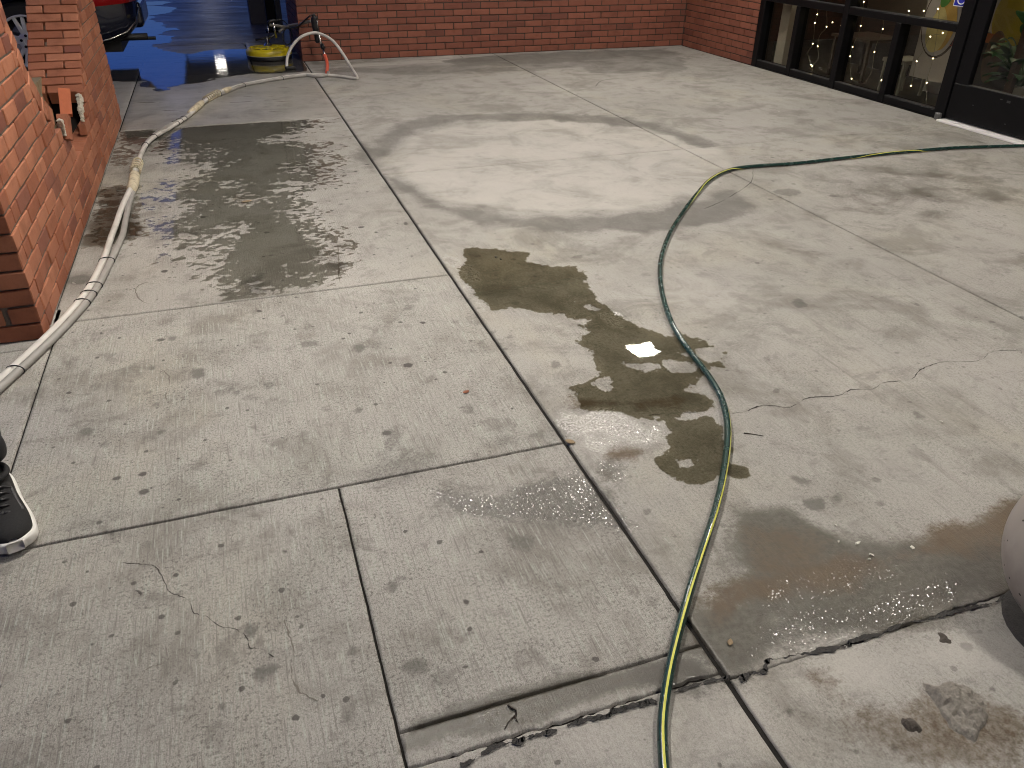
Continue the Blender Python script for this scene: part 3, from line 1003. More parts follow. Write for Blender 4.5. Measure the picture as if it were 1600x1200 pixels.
ribbon('crack', [(475, 187), (500, 184), (540, 178)], 0.004, M['crack'], patio, seed=6)
ribbon('crack', [(930, 135), (945, 125), (1000, 120), (1060, 112)], 0.005, M['crack'], patio, seed=9)
ribbon('crack', [(1100, 770), (1180, 765), (1300, 758)], 0.003, M['crack'], patio, seed=7, ox=600, oy=360, s=2.667)
ribbon('scuff', [(528, 385), (529, 410), (530, 446)], 0.005, M['scuff_line'], patio, seed=8)
CK = dict(ox=620, oy=1000, s=2.7586)
kw_ = dict(jit=0.0045)
ribbon('kerb_gap', [(270, 545), (340, 510), (430, 455), (520, 440), (560, 420), (620, 405), (690, 385)], 0.009, M['kerb_gap'], patio, seed=31, z=0.0006, **kw_, **CK)
ribbon('kerb_gap', [(730, 372), (800, 345), (860, 335), (915, 325), (930, 305), (1000, 290), (1060, 272), (1120, 262)], 0.010, M['kerb_gap'], patio, seed=32, z=0.0006, **kw_, **CK)
ribbon('kerb_gap', [(1190, 225), (1260, 205), (1330, 182), (1400, 165), (1440, 155)], 0.007, M['kerb_gap'], patio, seed=33, z=0.0006, **kw_, **CK)
CK2 = dict(ox=1200, oy=840, s=3.333)
ribbon('kerb_gap', [(-150, 745), (-100, 715), (-20, 690), (0, 640), (80, 625), (180, 605), (300, 585), (400, 565), (430, 552)], 0.011, M['kerb_gap'], patio, seed=34, z=0.0006, **kw_, **CK2)
ribbon('kerb_gap', [(430, 548), (500, 520), (600, 495), (700, 450), (800, 430), (880, 412), (960, 385), (1060, 365), (1180, 335), (1250, 300), (1330, 270)], 0.010, M['kerb_gap'], patio, seed=35, z=0.0006, **kw_, **CK2)
# long scuffs and rings left by old planters
ribbon('scuff', [(1000, 650), (1025, 640), (1060, 690), (1045, 760), (1035, 800), (1060, 840), (1130, 830), (1145, 790)], 0.004, M['scuff_line'], patio, seed=21, ox=0, oy=420, s=4.0)
ribbon('scuff', [(990, 95), (900, 90), (850, 130), (870, 190), (940, 220), (985, 190)], 0.005, M['scuff_line'], patio, seed=22, ox=0, oy=420, s=4.0)
ribbon('scuff', [(1420, 410), (1450, 500), (1470, 600), (1455, 690), (1500, 770), (1590, 820)], 0.0035, M['scuff_line'], patio, seed=23, **C6)

# ------------------------------------------------------------------ bricks
BR = {}


def brick_mesh(key, l, d, h, bev=0.003, seed=0):
    """brick with chamfered and slightly chipped edges; l along x, d along y, h along z, centred"""
    if key in BR:
        return BR[key]
    bm = bmesh.new()
    add_box(bm, (-l / 2, -d / 2, -h / 2), (l / 2, d / 2, h / 2))
    bmesh.ops.bevel(bm, geom=bm.edges[:], offset=bev, segments=1, profile=0.5, affect='EDGES')
    rs = random.Random(seed)
    for v in bm.verts:
        v.co += Vector((rs.uniform(-1, 1), rs.uniform(-1, 1), rs.uniform(-1, 1))) * 0.0011
    me = bpy.data.meshes.new('brick')
    bm.to_mesh(me)
    bm.free()
    BR[key] = me
    return me


def put_brick(parent, me_list, c, rz=0.0, sx=1.0, mat=None, tilt=0.0, rot=None):
    me_ = random.choice(me_list)
    o = bpy.data.objects.new('brick', me_)
    o.parent = parent
    o.location = c
    o.rotation_euler = rot if rot is not None else (random.uniform(-0.006, 0.006) + tilt, random.uniform(-0.006, 0.006), rz + random.uniform(-0.008, 0.008))
    o.scale = (sx, 1, 1)
    COL.objects.link(o)
    return o


def variants(tag_, l, d, h, mat, n=4):
    out = []
    for i in range(n):
        me_ = brick_mesh((tag_, i), l, d, h, seed=i * 13 + len(tag_))
        if not me_.materials:
            me_.materials.append(mat)
        out.append(me_)
    return out


# --- left garden wall with a scalloped dip and a broken top
LW_X0, LW_X1 = -1.09, -0.80
LW_Y0, LW_Y1 = 3.03, 6.72
MODL, MODH, JOINT = 0.2045, 0.0688, 0.0095
garden_wall = tag(empty('garden_wall', (0, 0, 0)), 'low red brick wall with a scalloped dip, broken open at its lowest point', 'wall')
NEAR = np.array([(0.00, 4.74), (0.27, 4.70), (0.31, 4.60), (0.345, 4.57), (0.40, 4.50), (0.43, 4.40), (0.493, 4.268), (0.564, 4.131), (0.683, 4.0), (0.756, 3.944), (0.867, 3.90), (0.961, 3.846), (1.025, 3.826), (1.6, 3.80)])
FAR = np.array([(0.00, 4.76), (0.27, 4.85), (0.31, 5.06), (0.345, 5.118), (0.40, 5.262), (0.483, 5.316), (0.739, 5.746), (0.897, 5.944), (1.1, 6.12), (1.6, 6.30)])
WALL_TOP = 1.45


def yn(z):
    return float(np.interp(z, NEAR[:, 0], NEAR[:, 1]))


def yf(z):
    return float(np.interp(z, FAR[:, 0], FAR[:, 1]))


ML = variants('lw', MODL - JOINT, 0.095, MODH - JOINT, M['brick'], 5)
ncourse = int(WALL_TOP / MODH)
right_bricks = []


MT = variants('lwt', MODL - JOINT, 0.038, MODH - JOINT, M['brick'], 3)


def lay(y0, y1, c, x, thin=False):
    """bricks of one course between y0 and y1 on the face whose bricks are centred at x"""
    off = (c % 2) * MODL * 0.5
    k = math.floor((y0 - LW_Y0 - off) / MODL) - 1
    while True:
        a = LW_Y0 + off + k * MODL
        b = a + MODL - JOINT
        k += 1
        if a > y1:
            break
        a2, b2 = max(a, y0), min(b, y1)
        if b2 - a2 < 0.03:
            continue
        th_ = thin and a2 < 5.62
        put_brick(garden_wall, MT if th_ else ML, ((LW_X1 - 0.019 if th_ else x) + random.uniform(-0.0025, 0.0025), (a2 + b2) / 2, (c + 0.5) * MODH), math.pi / 2, (b2 - a2) / (MODL - JOINT))


for c in range(ncourse):
    z = (c + 0.5) * MODH
    start = LW_Y0 + 0.105 if c % 2 == 0 else LW_Y0
    if z < 0.26:
        lay(start, LW_Y1, c, LW_X1 - 0.0475)
    else:
        lay(start, yn(z), c, LW_X1 - 0.0475)
        lay(yf(z) + (0.06 if z > 0.48 else 0.0), LW_Y1, c, LW_X1 - 0.0475, z < 0.5)
    # near end face
    if c % 2 == 0:
        put_brick(garden_wall, ML, (LW_X1 - 0.0975, LW_Y0 + 0.0475, z))
        put_brick(garden_wall, ML, (LW_X1 - 0.2475, LW_Y0 + 0.0475, z), 0, 0.43)
    else:
        put_brick(garden_wall, ML, (LW_X1 - 0.0475 - 0.155, LW_Y0 + 0.0475, z), 0, 0.90)
# wall body: mortar core, open where the top has broken away
bm = bmesh.new()


def core(bm, prof, xa, xb):
    """prof: closed list of (y,z); extruded in x"""
    A = [bm.verts.new((xa, y, z)) for y, z in prof]
    B = [bm.verts.new((xb, y, z)) for y, z in prof]
    n = len(prof)
    bm.faces.new(A)
    bm.faces.new(B[::-1])
    for i in range(n):
        bm.faces.new((A[i], A[(i + 1) % n], B[(i + 1) % n], B[i]))


zs = [1.36, 1.15, 1.0, 0.9, 0.8, 0.7, 0.6, 0.52]
prof = [(LW_Y0 + 0.012, 0.0)] + [(LW_Y1 - 0.012, 0.0), (LW_Y1 - 0.012, 1.36)] + [(yf(z) + 0.065, z) for z in zs] + [(5.52, 0.47), (5.70, 0.44), (5.70, 0.12), (4.50, 0.12), (4.40, 0.36)] + \
       [(yn(z) - 0.012, z) for z in zs[::-1]] + [(LW_Y0 + 0.012, 1.36)]
core(bm, prof, LW_X1 - 0.006, LW_X0 + 0.006)
bm_obj('mortar_core', bm, M['mortar'], garden_wall)
# back leaf of tan masonry visible through the hole
MB_ = variants('blk', 0.19, 0.06, 0.085, M['block'], 3)
for r_ in range(4):
    for k in range(6):
        put_brick(garden_wall, MB_, (LW_X0 + 0.045, 4.47 + k * 0.2 + (r_ % 2) * 0.1, 0.225 + r_ * 0.092), math.pi / 2)
# caps along the scallop
MCf = variants('capf', 0.185, 0.058, 0.085, M['brick'], 4)
MCh = variants('caph', 0.088, 0.058, 0.085, M['brick'], 4)


def caps(curve, sgn, off):
    """curve: dense (y,z) from bottom up; bricks stand across the wall along it"""
    seg = np.linalg.norm(np.diff(curve, axis=0), axis=1)
    s = np.concatenate([[0], np.cumsum(seg)])
    t, i = 0.034, 0
    while t < s[-1] - 0.03:
        y = np.interp(t, s, curve[:, 0])
        z = np.interp(t, s, curve[:, 1])
        y2 = np.interp(t + 0.02, s, curve[:, 0])
        z2 = np.interp(t + 0.02, s, curve[:, 1])
        tx = np.array([y2 - y, z2 - z])
        tx /= np.linalg.norm(tx)
        nrm = np.array([-tx[1], tx[0]]) * sgn          # towards the open side of the dip
        cy, cz = np.array([y, z]) + nrm * off
        ang = math.atan2(tx[1], tx[0])
        full_first = i % 2 == 0
        xs_ = (LW_X1 - 0.003 - 0.0925, LW_X1 - 0.003 - 0.24) if full_first else (LW_X1 - 0.003 - 0.044, LW_X1 - 0.003 - 0.19)
        ms = (MCf, MCh) if full_first else (MCh, MCf)
        for xx, mm in zip(xs_, ms):
            put_brick(garden_wall, mm, (xx + random.uniform(-0.003, 0.003), cy, cz), rot=(ang + random.uniform(-0.02, 0.02), 0, 0))
        t += 0.067
        i += 1


nz_ = np.linspace(0.49, 1.40, 60)
caps(np.array([(yn(z), z) for z in nz_]), -1, 0.055)
fz = np.linspace(0.47, 1.36, 60)
caps(np.array([(yf(z), z) for z in fz]), 1, -0.043)
box('hollow_shade', (-1.01, 4.52, 0.125), (-0.842, 5.68, 0.18), M['pit'], garden_wall)  # near-black boxes here stand in for the deep shade of the hollow
box('cavity_shade', (-1.012, 5.45, 0.182), (-0.842, 5.69, 0.435), M['pit'], garden_wall)
# rubble in the hole, coloured dark to deepen its shade
rub = bmesh.new()
for i in range(26):
    c = Vector((random.uniform(-1.0, -0.83), random.uniform(4.5, 5.2), random.uniform(0.20, 0.235)))
    r_ = random.uniform(0.010, 0.03)
    vv = bmesh.ops.create_icosphere(rub, subdivisions=1, radius=r_, matrix=Matrix.Translation(c))['verts']
    for v in vv:
        v.co += Vector([random.uniform(-0.3, 0.3) * r_ for _ in range(3)])
o = bm_obj('rubble', rub, M['dark_stone'], garden_wall)
o['kind'] = 'stuff'


def lump(name, pts, mat, parent):
    bm = bmesh.new()
    for p, r_ in pts:
        vv = bmesh.ops.create_icosphere(bm, subdivisions=1, radius=r_, matrix=Matrix.Translation(Vector(p)))['verts']
        for v in vv:
            v.co += Vector([random.uniform(-0.25, 0.25) * r_ for _ in range(3)])
    return bm_obj(name, bm, mat, parent)


a, b = ony(124, 152, 5.17), ony(129, 188, 5.08)
lump('mortar_lump', [(a + (b - a) * t, 0.020 - 0.007 * t + random.uniform(-.003, .003)) for t in np.linspace(0, 1, 9)], M['old_mortar'], garden_wall)
a, b = ony(94, 190, 4.36), ony(98, 208, 4.42)
lump('mortar_lump', [(a + (b - a) * t, 0.017) for t in np.linspace(0, 1, 5)], M['old_mortar'], garden_wall)
p = ony(102, 160, 4.98)
lb = bpy.data.objects.new('loose_brick', ML[0].copy())
lb.data.materials.clear()
lb.data.materials.append(simple('fresh_brick', (0.50, 0.14, 0.06), 0.75, var=0.2, sc=40, bump=0.003))
lb.location = p
lb.rotation_euler = (0.35, math.radians(-62), math.radians(80))
lb.scale = (0.72, 0.62, 0.8)
link(lb)
tag(lb, 'bright orange loose brick standing in the broken hollow of the low wall', 'brick')
p = ony(101, 199, 4.46)
lb2 = bpy.data.objects.new('loose_brick', ML[1])
lb2.location = p
lb2.rotation_euler = (0.1, math.radians(-66), 1.4)
lb2.scale = (0.62, 0.55, 0.8)
link(lb2)
tag(lb2, 'dull loose brick leaning at the near rim of the broken hollow', 'brick')

# --- building walls
BMODL, BMODH = 0.2085, 0.0665
BW_Y, SW_X = 9.10, 5.33
building = tag(empty('brick_building', (3, 9.1, 0)), 'red brick building wall across the back of the patio, turning to the storefront', 'building')
building.location = (0, 0, 0)
MW = variants('bw', BMODL - 0.009, 0.08, BMODH - 0.009, M['brick_wall'], 5)
VIS = 10
for c in range(VIS):
    z = (c + 0.5) * BMODH
    x = 0.79 - (c % 2) * BMODL * 0.5
    while x < SW_X:
        a2, b2 = max(x, 0.79), min(x + BMODL - 0.009, SW_X)
        if b2 - a2 > 0.03:
            put_brick(building, MW, ((a2 + b2) / 2, BW_Y + 0.04 + random.uniform(-0.002, 0.002), z), 0, (b2 - a2) / (BMODL - 0.009))
        x += BMODL
    y = 7.62 + (c % 2) * BMODL * 0.5 - BMODL
    while y < BW_Y:
        a2, b2 = max(y, 7.62), min(y + BMODL - 0.009, BW_Y - 0.003)
        if b2 - a2 > 0.03:
            put_brick(building, MW, (SW_X + 0.04 + random.uniform(-0.002, 0.002), (a2 + b2) / 2, z), math.pi / 2, (b2 - a2) / (BMODL - 0.009))
        y += BMODL
# the courses above the picture and the shaded return in the lot: one joined mesh
bm = bmesh.new()
for c in range(VIS, 44):
    z0 = c * BMODH
    x = 0.79 - (c % 2) * BMODL * 0.5
    while x < SW_X:
        a2, b2 = max(x, 0.79), min(x + BMODL - 0.009, SW_X)
        if b2 - a2 > 0.03:
            add_box(bm, (a2, BW_Y, z0 + 0.004), (b2, BW_Y + 0.08, z0 + BMODH - 0.005))
        x += BMODL
for c in range(44):
    z0 = c * BMODH
    y = BW_Y + 0.09 - (c % 2) * BMODL * 0.5
    while y < 10.45:
        a2, b2 = max(y, BW_Y + 0.09), min(y + BMODL - 0.009, 10.45)
        if b2 - a2 > 0.03:
            add_box(bm, (0.79, a2, z0 + 0.004), (0.87, b2, z0 + BMODH - 0.005))
        y += BMODL
o = bm_obj('upper_bricks', bm, M['brick_wall'], building)
o['kind'] = 'stuff'
bm = bmesh.new()
add_box(bm, (0.797, BW_Y + 0.006, -0.05), (9.5, 10.45, 2.98))
bm_obj('wall_core', bm, M['mortar_dark'], building)
bm = bmesh.new()
add_box(bm, (SW_X + 0.007, 7.615, -0.05), (SW_X + 0.25, BW_Y + 0.004, 2.97))
bm_obj('wall_core', bm, M['mortar_dark'], building)

# ------------------------------------------------------------------ storefront
SFX = 5.365
storefront = tag(empty('storefront'), 'black framed shop window wall with six panes between brick and glass door', 'shop window')
FW = 0.05       # frame depth half


def bar(name, y0, y1, z0, z1, x0=SFX - 0.035, x1=SFX + 0.075, mat=None, parent=storefront, bev=0.004):
    return box(name, (x0, y0, z0), (x1, y1, z1), mat or M['black_frame'], parent, bev)


MULL = [7.585, 6.98, 6.31, 5.655]
TOPZ = 2.6
bar('mullion', 7.53, 7.615, 0.0, TOPZ)
bar('mullion', 6.955, 7.02, 0.0, 0.63)
bar('mullion', 6.275, 6.345, 0.0, TOPZ, x0=SFX - 0.04)
bar('mullion', 5.625, 5.69, 0.0, 0.63)
RAILS = [(7.02, 7.53), (6.345, 6.955), (5.69, 6.275), (5.05, 5.625)]
for a, b in RAILS:
    s = bar('bottom_rail', a, b, 0.004, 0.062, x0=SFX - 0.03)
    box('rail_lip', (SFX - 0.028, a, 0.0625), (SFX + 0.02, b, 0.068), M['frame_lip'], storefront)
for a, b in ((6.345, 7.53), (5.05, 6.275)):
    bar('middle_rail', a, b, 0.632, 0.69, x0=SFX - 0.037)
    box('rail_lip', (SFX - 0.034, a, 0.6905), (SFX + 0.02, b, 0.695), M['frame_lip'], storefront)
bar('top_rail', 5.05, 7.53, TOPZ - 0.08, TOPZ)
for a, b in RAILS:
    box('pane', (SFX + 0.030, a, 0.066), (SFX + 0.036, b, 0.634), M['glass'], storefront)
for a, b in ((6.345, 7.53), (5.05, 6.275)):
    box('pane', (SFX + 0.030, a, 0.692), (SFX + 0.036, b, TOPZ - 0.08), M['glass'], storefront)
# door jamb and door
box('door_jamb', (SFX - 0.04, 4.945, 0.0), (SFX + 0.08, 5.05, TOPZ), M['black_frame'], storefront, 0.004)
pv = box('pivot_shoe', (SFX - 0.075, 4.95, 0.001), (SFX - 0.041, 5.0, 0.055), simple('grey_pivot', (0.10, 0.10, 0.10), 0.4), storefront, 0.006)
door = tag(empty('glass_door', (0, 0, 0)), 'black glass shop door with deep kick plate and bright gap beneath', 'door')
DY0, DY1 = 3.95, 4.935
box('kick_plate', (SFX - 0.03, DY0, 0.025), (SFX + 0.02, DY1, 0.285), M['black_frame'], door, 0.004)
box('rail_lip', (SFX - 0.031, DY0, 0.2855), (SFX + 0.02, DY1 - 0.12, 0.291), M['frame_lip'], door)
for a, b in ((DY1 - 0.125, DY1), (DY0, DY0 + 0.125)):
    box('stile', (SFX - 0.029, a, 0.286), (SFX + 0.021, b, 2.1), M['black_frame'], door, 0.004)
box('top_rail', (SFX - 0.028, DY0 + 0.125, 2.0), (SFX + 0.02, DY1 - 0.125, 2.1), M['black_frame'], door, 0.004)
box('pane', (SFX - 0.004, DY0 + 0.125, 0.29), (SFX + 0.002, DY1 - 0.125, 2.0), M['glass'], door)
box('scuff', (SFX - 0.0315, 4.40, 0.235), (SFX - 0.0302, 4.43, 0.25), M['frame_lip'], door)
for y_, z_, w_ in ((4.47, 0.245, 0.02), (4.38, 0.09, 0.012), (4.7, 0.16, 0.012)):
    box('scuff', (SFX - 0.0312, y_, z_), (SFX - 0.0302, y_ + w_, z_ + 0.006), M['frame_lip'], door)
th = box('threshold', (SFX - 0.105, 3.6, 0.0012), (SFX + 0.07, 4.94, 0.016), M['threshold'], None, 0.003)
tag(th, 'white door threshold strip shining under the black glass door', 'threshold')
box('storefront_header', (SFX - 0.03, 3.2, TOPZ + 0.002), (SFX + 0.07, 7.615, 2.98), M['ceiling'], storefront)
box('transom', (SFX - 0.03, 3.2, 2.12), (SFX + 0.07, 4.944, TOPZ), M['black_frame'], storefront)
far_wall = box('shop_wall', (SFX, -1.2, -0.01), (SFX + 0.2, 3.58, 2.98), M['brick_wall'], None)
tag(far_wall, 'plain brick shop wall beyond the glass door, outside the picture', 'wall')

# interior of the shop
inter_floor = box('shop_floor', (SFX + 0.09, -1, -0.05), (9.5, BW_Y, 0.0), simple('shop_floor_wood', (0.05, 0.036, 0.022), 0.35, var=0.4, sc=6), None)
tag(inter_floor, kind='structure')
iw = box('inner_wall', (8.0, -1, 0.0), (8.1, BW_Y, 2.98), simple('tan_wall_paint', (0.30, 0.25, 0.19), 0.8, var=0.1), None)
tag(iw, 'tan back wall inside the shop seen through the panes', 'wall')
pc = box('inner_pillar', (SFX + 0.12, 7.30, 0.0), (SFX + 0.26, 7.44, 2.9), simple('beige_pillar', (0.42, 0.36, 0.29), 0.7), None)
tag(pc, 'narrow beige pillar just inside the pane next to the brick corner', 'pillar')
ip = box('low_partition', (6.5, 5.4, 0.0), (6.56, 7.6, 0.50), simple('dark_partition', (0.03, 0.022, 0.018), 0.6), None)
tag(ip, 'dark low partition inside the shop behind the lower panes', 'partition')
# cream column and bench near the third pane
cc = box('cream_column', (6.1, 5.80, 0.0), (6.22, 5.97, 2.9), simple('cream_column_paint', (0.5, 0.47, 0.38), 0.7), None)
tag(cc, 'cream column inside the shop behind the third lower pane', 'pillar')
bench = tag(empty('bench', (0, 0, 0)), 'pale low bench inside the shop behind the third lower pane', 'bench')
mw_ = simple('pale_bench_wood', (0.30, 0.27, 0.20), 0.6)
box('seat', (5.62, 5.78, 0.27), (5.92, 6.05, 0.30), mw_, bench)
for x_, y_ in ((5.63, 5.79), (5.63, 6.02), (5.89, 5.79), (5.89, 6.02)):
    box('leg', (x_, y_, 0.0), (x_ + 0.02, y_ + 0.02, 0.27), mw_, bench)
table = tag(empty('table', (0, 0, 0)), 'dark cafe table inside the shop behind the second lower pane', 'table')
md_ = simple('dark_table_wood', (0.06, 0.04, 0.028), 0.45)
box('tabletop', (5.75, 6.40, 0.36), (6.2, 6.95, 0.385), md_, table)
for x_, y_ in ((5.77, 6.42), (5.77, 6.90), (6.15, 6.42), (6.15, 6.90)):
    box('leg', (x_, y_, 0.0), (x_ + 0.03, y_ + 0.03, 0.36), md_, table)

# menu poster hung inside behind the fourth pane: pale sheet, fruit, red writing
PX = SFX + 0.16
poster = tag(empty('menu_poster', (0, 0, 0)), 'pale menu poster of yellow fruit in a dark ring with red writing, behind the pane', 'poster')
box('sheet', (PX, 5.06, 0.22), (PX + 0.004, 5.60, 1.3), simple('poster_paper', (0.34, 0.29, 0.245), 0.6, var=0.12, sc=6), poster)


def disc(name, cy, cz, ry, rz, x, mat, parent, n=28, rot=0.0, shape=None, th=0.0015):
    pr = []
    for k in range(n):
        a = 2 * math.pi * k / n
        yy, zz = ry * math.cos(a), rz * math.sin(a)
        if shape:
            yy *= shape(zz / rz)
        pr.append((cy + yy * math.cos(rot) - zz * math.sin(rot), cz + yy * math.sin(rot) + zz * math.cos(rot)))
    V = [(x, y, z) for y, z in pr] + [(x + th, y, z) for y, z in pr]
    F = [tuple(range(n)), tuple(range(2 * n - 1, n - 1, -1))] + [(i, i + n, (i + 1) % n + n, (i + 1) % n) for i in range(n)]
    return mesh_obj(name, from_py(name, V, F), mat, parent)


m_pear = simple('print_pear', (0.50, 0.40, 0.16), 0.6, var=0.3, sc=14)
m_pear2 = simple('print_orange', (0.45, 0.27, 0.06), 0.6, var=0.35, sc=12)
m_ring = simple('print_brown', (0.035, 0.02, 0.014), 0.6)
m_leafp = simple('print_leaf', (0.05, 0.17, 0.025), 0.6)
disc('ring', 5.40, 0.66, 0.20, 0.27, PX - 0.002, m_ring, poster)
disc('ring_centre', 5.405, 0.66, 0.185, 0.255, PX - 0.0045, simple('poster_paper_light', (0.33, 0.29, 0.26), 0.6, var=0.1, sc=6), poster)
disc('fruit', 5.37, 0.68, 0.12, 0.23, PX - 0.007, m_pear2, poster, shape=lambda t: 1.0 - 0.4 * max(0, t))
disc('fruit', 5.42, 0.60, 0.11, 0.17, PX - 0.0095, m_pear, poster, shape=lambda t: 1.0 - 0.45 * max(0, t))
disc('leaf', 5.40, 0.85, 0.05, 0.09, PX - 0.012, m_leafp, poster, rot=0.4)


def text(name, body, size, mat, parent, loc, rot, extrude=0.0005):
    cu = bpy.data.curves.new(name, 'FONT')
    cu.body = body
    cu.size = size
    cu.extrude = extrude
    cu.resolution_u = 2
    o = bpy.data.objects.new(name, cu)
    link(o)
    dg = bpy.context.evaluated_depsgraph_get()
    me_ = bpy.data.meshes.new_from_object(o.evaluated_get(dg))
    bpy.data.objects.remove(o)
    me_.materials.clear()
    o2 = mesh_obj(name, me_, mat, parent)
    o2.location = loc
    o2.rotation_euler = rot
    return o2


m_red = simple('print_red', (0.32, 0.03, 0.025), 0.6)
RY = (math.pi / 2, 0, -math.pi / 2)
pA = onx(1481, 56, PX - 0.004)
pB = onx(1470, 69, PX - 0.004)
text('lettering', 'FOOD', 0.075, m_red, poster, (PX - 0.003, float(pA[1]), float(pA[2])), RY)
text('lettering', 'DELIVERY', 0.062, m_red, poster, (PX - 0.003, float(pB[1]), float(pB[2])), RY)

# accessibility sign on the glass
sg = tag(empty('access_sign', (0, 0, 0)), 'blue square wheelchair access sticker on the glass beside the door', 'sign')
pS = onx(1489, 9, SFX + 0.028)
pT = onx(1513, 12, SFX + 0.028)
sy1 = float(pS[1])
sz0 = float(pS[2])
SW = 0.155
m_blue = simple('sign_blue', (0.012, 0.02, 0.36), 0.4, var=0.05)
m_white = simple('sign_white', (0.8, 0.8, 0.8), 0.5, var=0.03)
SX = SFX + 0.0285
box('border', (SX - 0.001, sy1 - SW, sz0), (SX, sy1, sz0 + SW), m_white, sg)
box('panel', (SX - 0.0018, sy1 - SW + 0.006, sz0 + 0.006), (SX - 0.0011, sy1 - 0.006, sz0 + SW - 0.006), m_blue, sg)
# wheelchair figure: wheel arc, body, head, footrest
cy_, cz_ = sy1 - 0.070, sz0 + 0.058
arc = [(SX - 0.002, cy_ - 0.040 * math.cos(a), cz_ + 0.040 * math.sin(a)) for a in np.linspace(math.radians(110), math.radians(370), 24)]
tube('wheel_mark', arc, 0.0045, m_white, sg, 6)
tube('figure_mark', [(SX - 0.002, sy1 - 0.066, sz0 + 0.118), (SX - 0.002, sy1 - 0.068, sz0 + 0.074), (SX - 0.002, sy1 - 0.103, sz0 + 0.072), (SX - 0.002, sy1 - 0.118, sz0 + 0.034), (SX - 0.002, sy1 - 0.135, sz0 + 0.040)], 0.005, m_white, sg, 6)
tube('arm_mark', [(SX - 0.002, sy1 - 0.067, sz0 + 0.100), (SX - 0.002, sy1 - 0.097, sz0 + 0.099)], 0.004, m_white, sg, 6)
disc('head_mark', sy1 - 0.066, sz0 + 0.134, 0.010, 0.010, SX - 0.003, m_white, sg)

# wall picture behind the door
mural = tag(empty('fruit_picture', (0, 0, 0)), 'pale wall picture of orange and yellow fruit behind the glass door', 'picture')
MX = 6.5
box('sheet', (MX, 3.4, 0.25), (MX + 0.01, 5.05, 1.9), simple('picture_paper', (0.30, 0.27, 0.24), 0.6, var=0.1, sc=3), mural)
q = onx(1580, 28, MX)
disc('fruit', q[1] - 0.02, q[2], 0.20, 0.25, MX - 0.003, simple('picture_yellow', (0.36, 0.25, 0.02), 0.6, var=0.25, sc=7), mural)
q = onx(1548, 60, MX)
disc('fruit', q[1], q[2], 0.13, 0.04, MX - 0.006, simple('picture_orange', (0.34, 0.10, 0.02), 0.6, var=0.3, sc=9), mural)
q = onx(1552, 90, MX)
disc('stem', q[1], q[2], 0.10, 0.22, MX - 0.009, simple('picture_brown', (0.12, 0.07, 0.03), 0.6, var=0.4, sc=6), mural)
post = box('door_post', (6.0, 5.00, 0.0), (6.05, 5.05, 2.5), simple('brown_post', (0.07, 0.035, 0.022), 0.6), None)
tag(post, 'thin brown post standing inside behind the glass door', 'post')

# potted plant behind the door
plant = tag(empty('potted_plant', (5.85, 4.35, 0)), 'leafy dark green plant in a pale pot behind the glass door', 'plant')
PP = onx(1588, 148, 6.15)
pc_ = Vector((6.15, PP[1], 0))
plant.location = pc_
lathe('pot', [(0.07, 0.0), (0.10, 0.16), (0.105, 0.20), (0.09, 0.20)], simple('pale_pot', (0.45, 0.40, 0.32), 0.7), plant, 20)
m_green = simple('leaf_green', (0.03, 0.10, 0.024), 0.4, var=0.4, sc=10)
for i in range(48):
    az = random.uniform(0, 2 * math.pi)
    el = random.uniform(0.5, 1.35)
    L = random.uniform(0.12, 0.62) * (0.62 if math.cos(az) < -0.2 else 1.0)
    base = np.array([0, 0, 0.19])
    dirv = np.array([math.cos(az) * math.cos(el), math.sin(az) * math.cos(el), math.sin(el)])
    tip = base + dirv * L
    V, F = [], []
    ll = random.uniform(0.20, 0.34)
    wv = np.cross(dirv, [0, 0, 1.0])
    wv /= np.linalg.norm(wv)
    for k in range(7):
        t_ = k / 6
        c = tip + dirv * ll * (t_ - 0.2) + np.array([0, 0, -0.16 * t_ * t_])
        w = 0.075 * math.sin(math.pi * min(0.98, max(0.06, t_)) ** 0.8)
        V += [c + wv * w + np.array([0, 0, 0.012]), c, c - wv * w + np.array([0, 0, 0.012])]
    for k in range(6):
        for j in (0, 1):
            F.append((3 * k + j, 3 * k + j + 1, 3 * k + j + 4, 3 * k + j + 3))
    mesh_obj('leaf', from_py('leaf', V, F), m_green, plant, True)
    tube('stem', [base, (base + tip) / 2 + np.array([0, 0, 0.02]), tip], 0.004, m_green, plant, 5)

# fairy lights behind the panes
fl = tag(empty('fairy_lights', (0, 0, 0)), 'string of warm fairy lights hanging behind the shop panes', 'string lights')
bulbs = [(690, 10), (425, 82), (412, 130), (512, 127), (478, 152), (560, 145), (672, 147), (797, 165), (400, 248), (428, 262), (612, 267), (626, 267),
         (750, 295), (612, 320), (390, 368), (397, 376), (620, 447), (1068, 208), (1138, 187), (990, 348), (1083, 332), (958, 487), (1047, 470), (945, 63), (1030, 62), (1112, 50), (790, 455)]
bme = None
for i, (x, y) in enumerate(bulbs):
    p = onx(1160 + x / 3.636, y / 3.636, SFX + 0.09)
    if bme is None:
        bb = bmesh.new()
        bmesh.ops.create_icosphere(bb, subdivisions=2, radius=0.005)
        bme = bpy.data.meshes.new('bulb')
        bb.to_mesh(bme)
        bb.free()
        bme.materials.append(M['bulb'])
    o = bpy.data.objects.new('bulb', bme)
    o.location = p
    o.parent = fl
    COL.objects.link(o)
strands = [[(425, 30), (425, 82), (412, 130), (400, 248), (372, 300), (390, 368), (405, 420)], [(478, 60), (478, 152), (440, 200), (428, 262), (430, 330), (397, 376)],
           [(690, 0), (672, 147), (626, 267), (612, 320), (620, 447), (680, 455)], [(800, 100), (797, 165), (770, 230), (750, 295), (735, 400), (700, 470)],
           [(1138, 120), (1138, 187), (1068, 208), (1020, 300), (990, 348), (958, 487)], [(1112, 50), (1110, 150), (1083, 332), (1047, 470), (1048, 590)]]
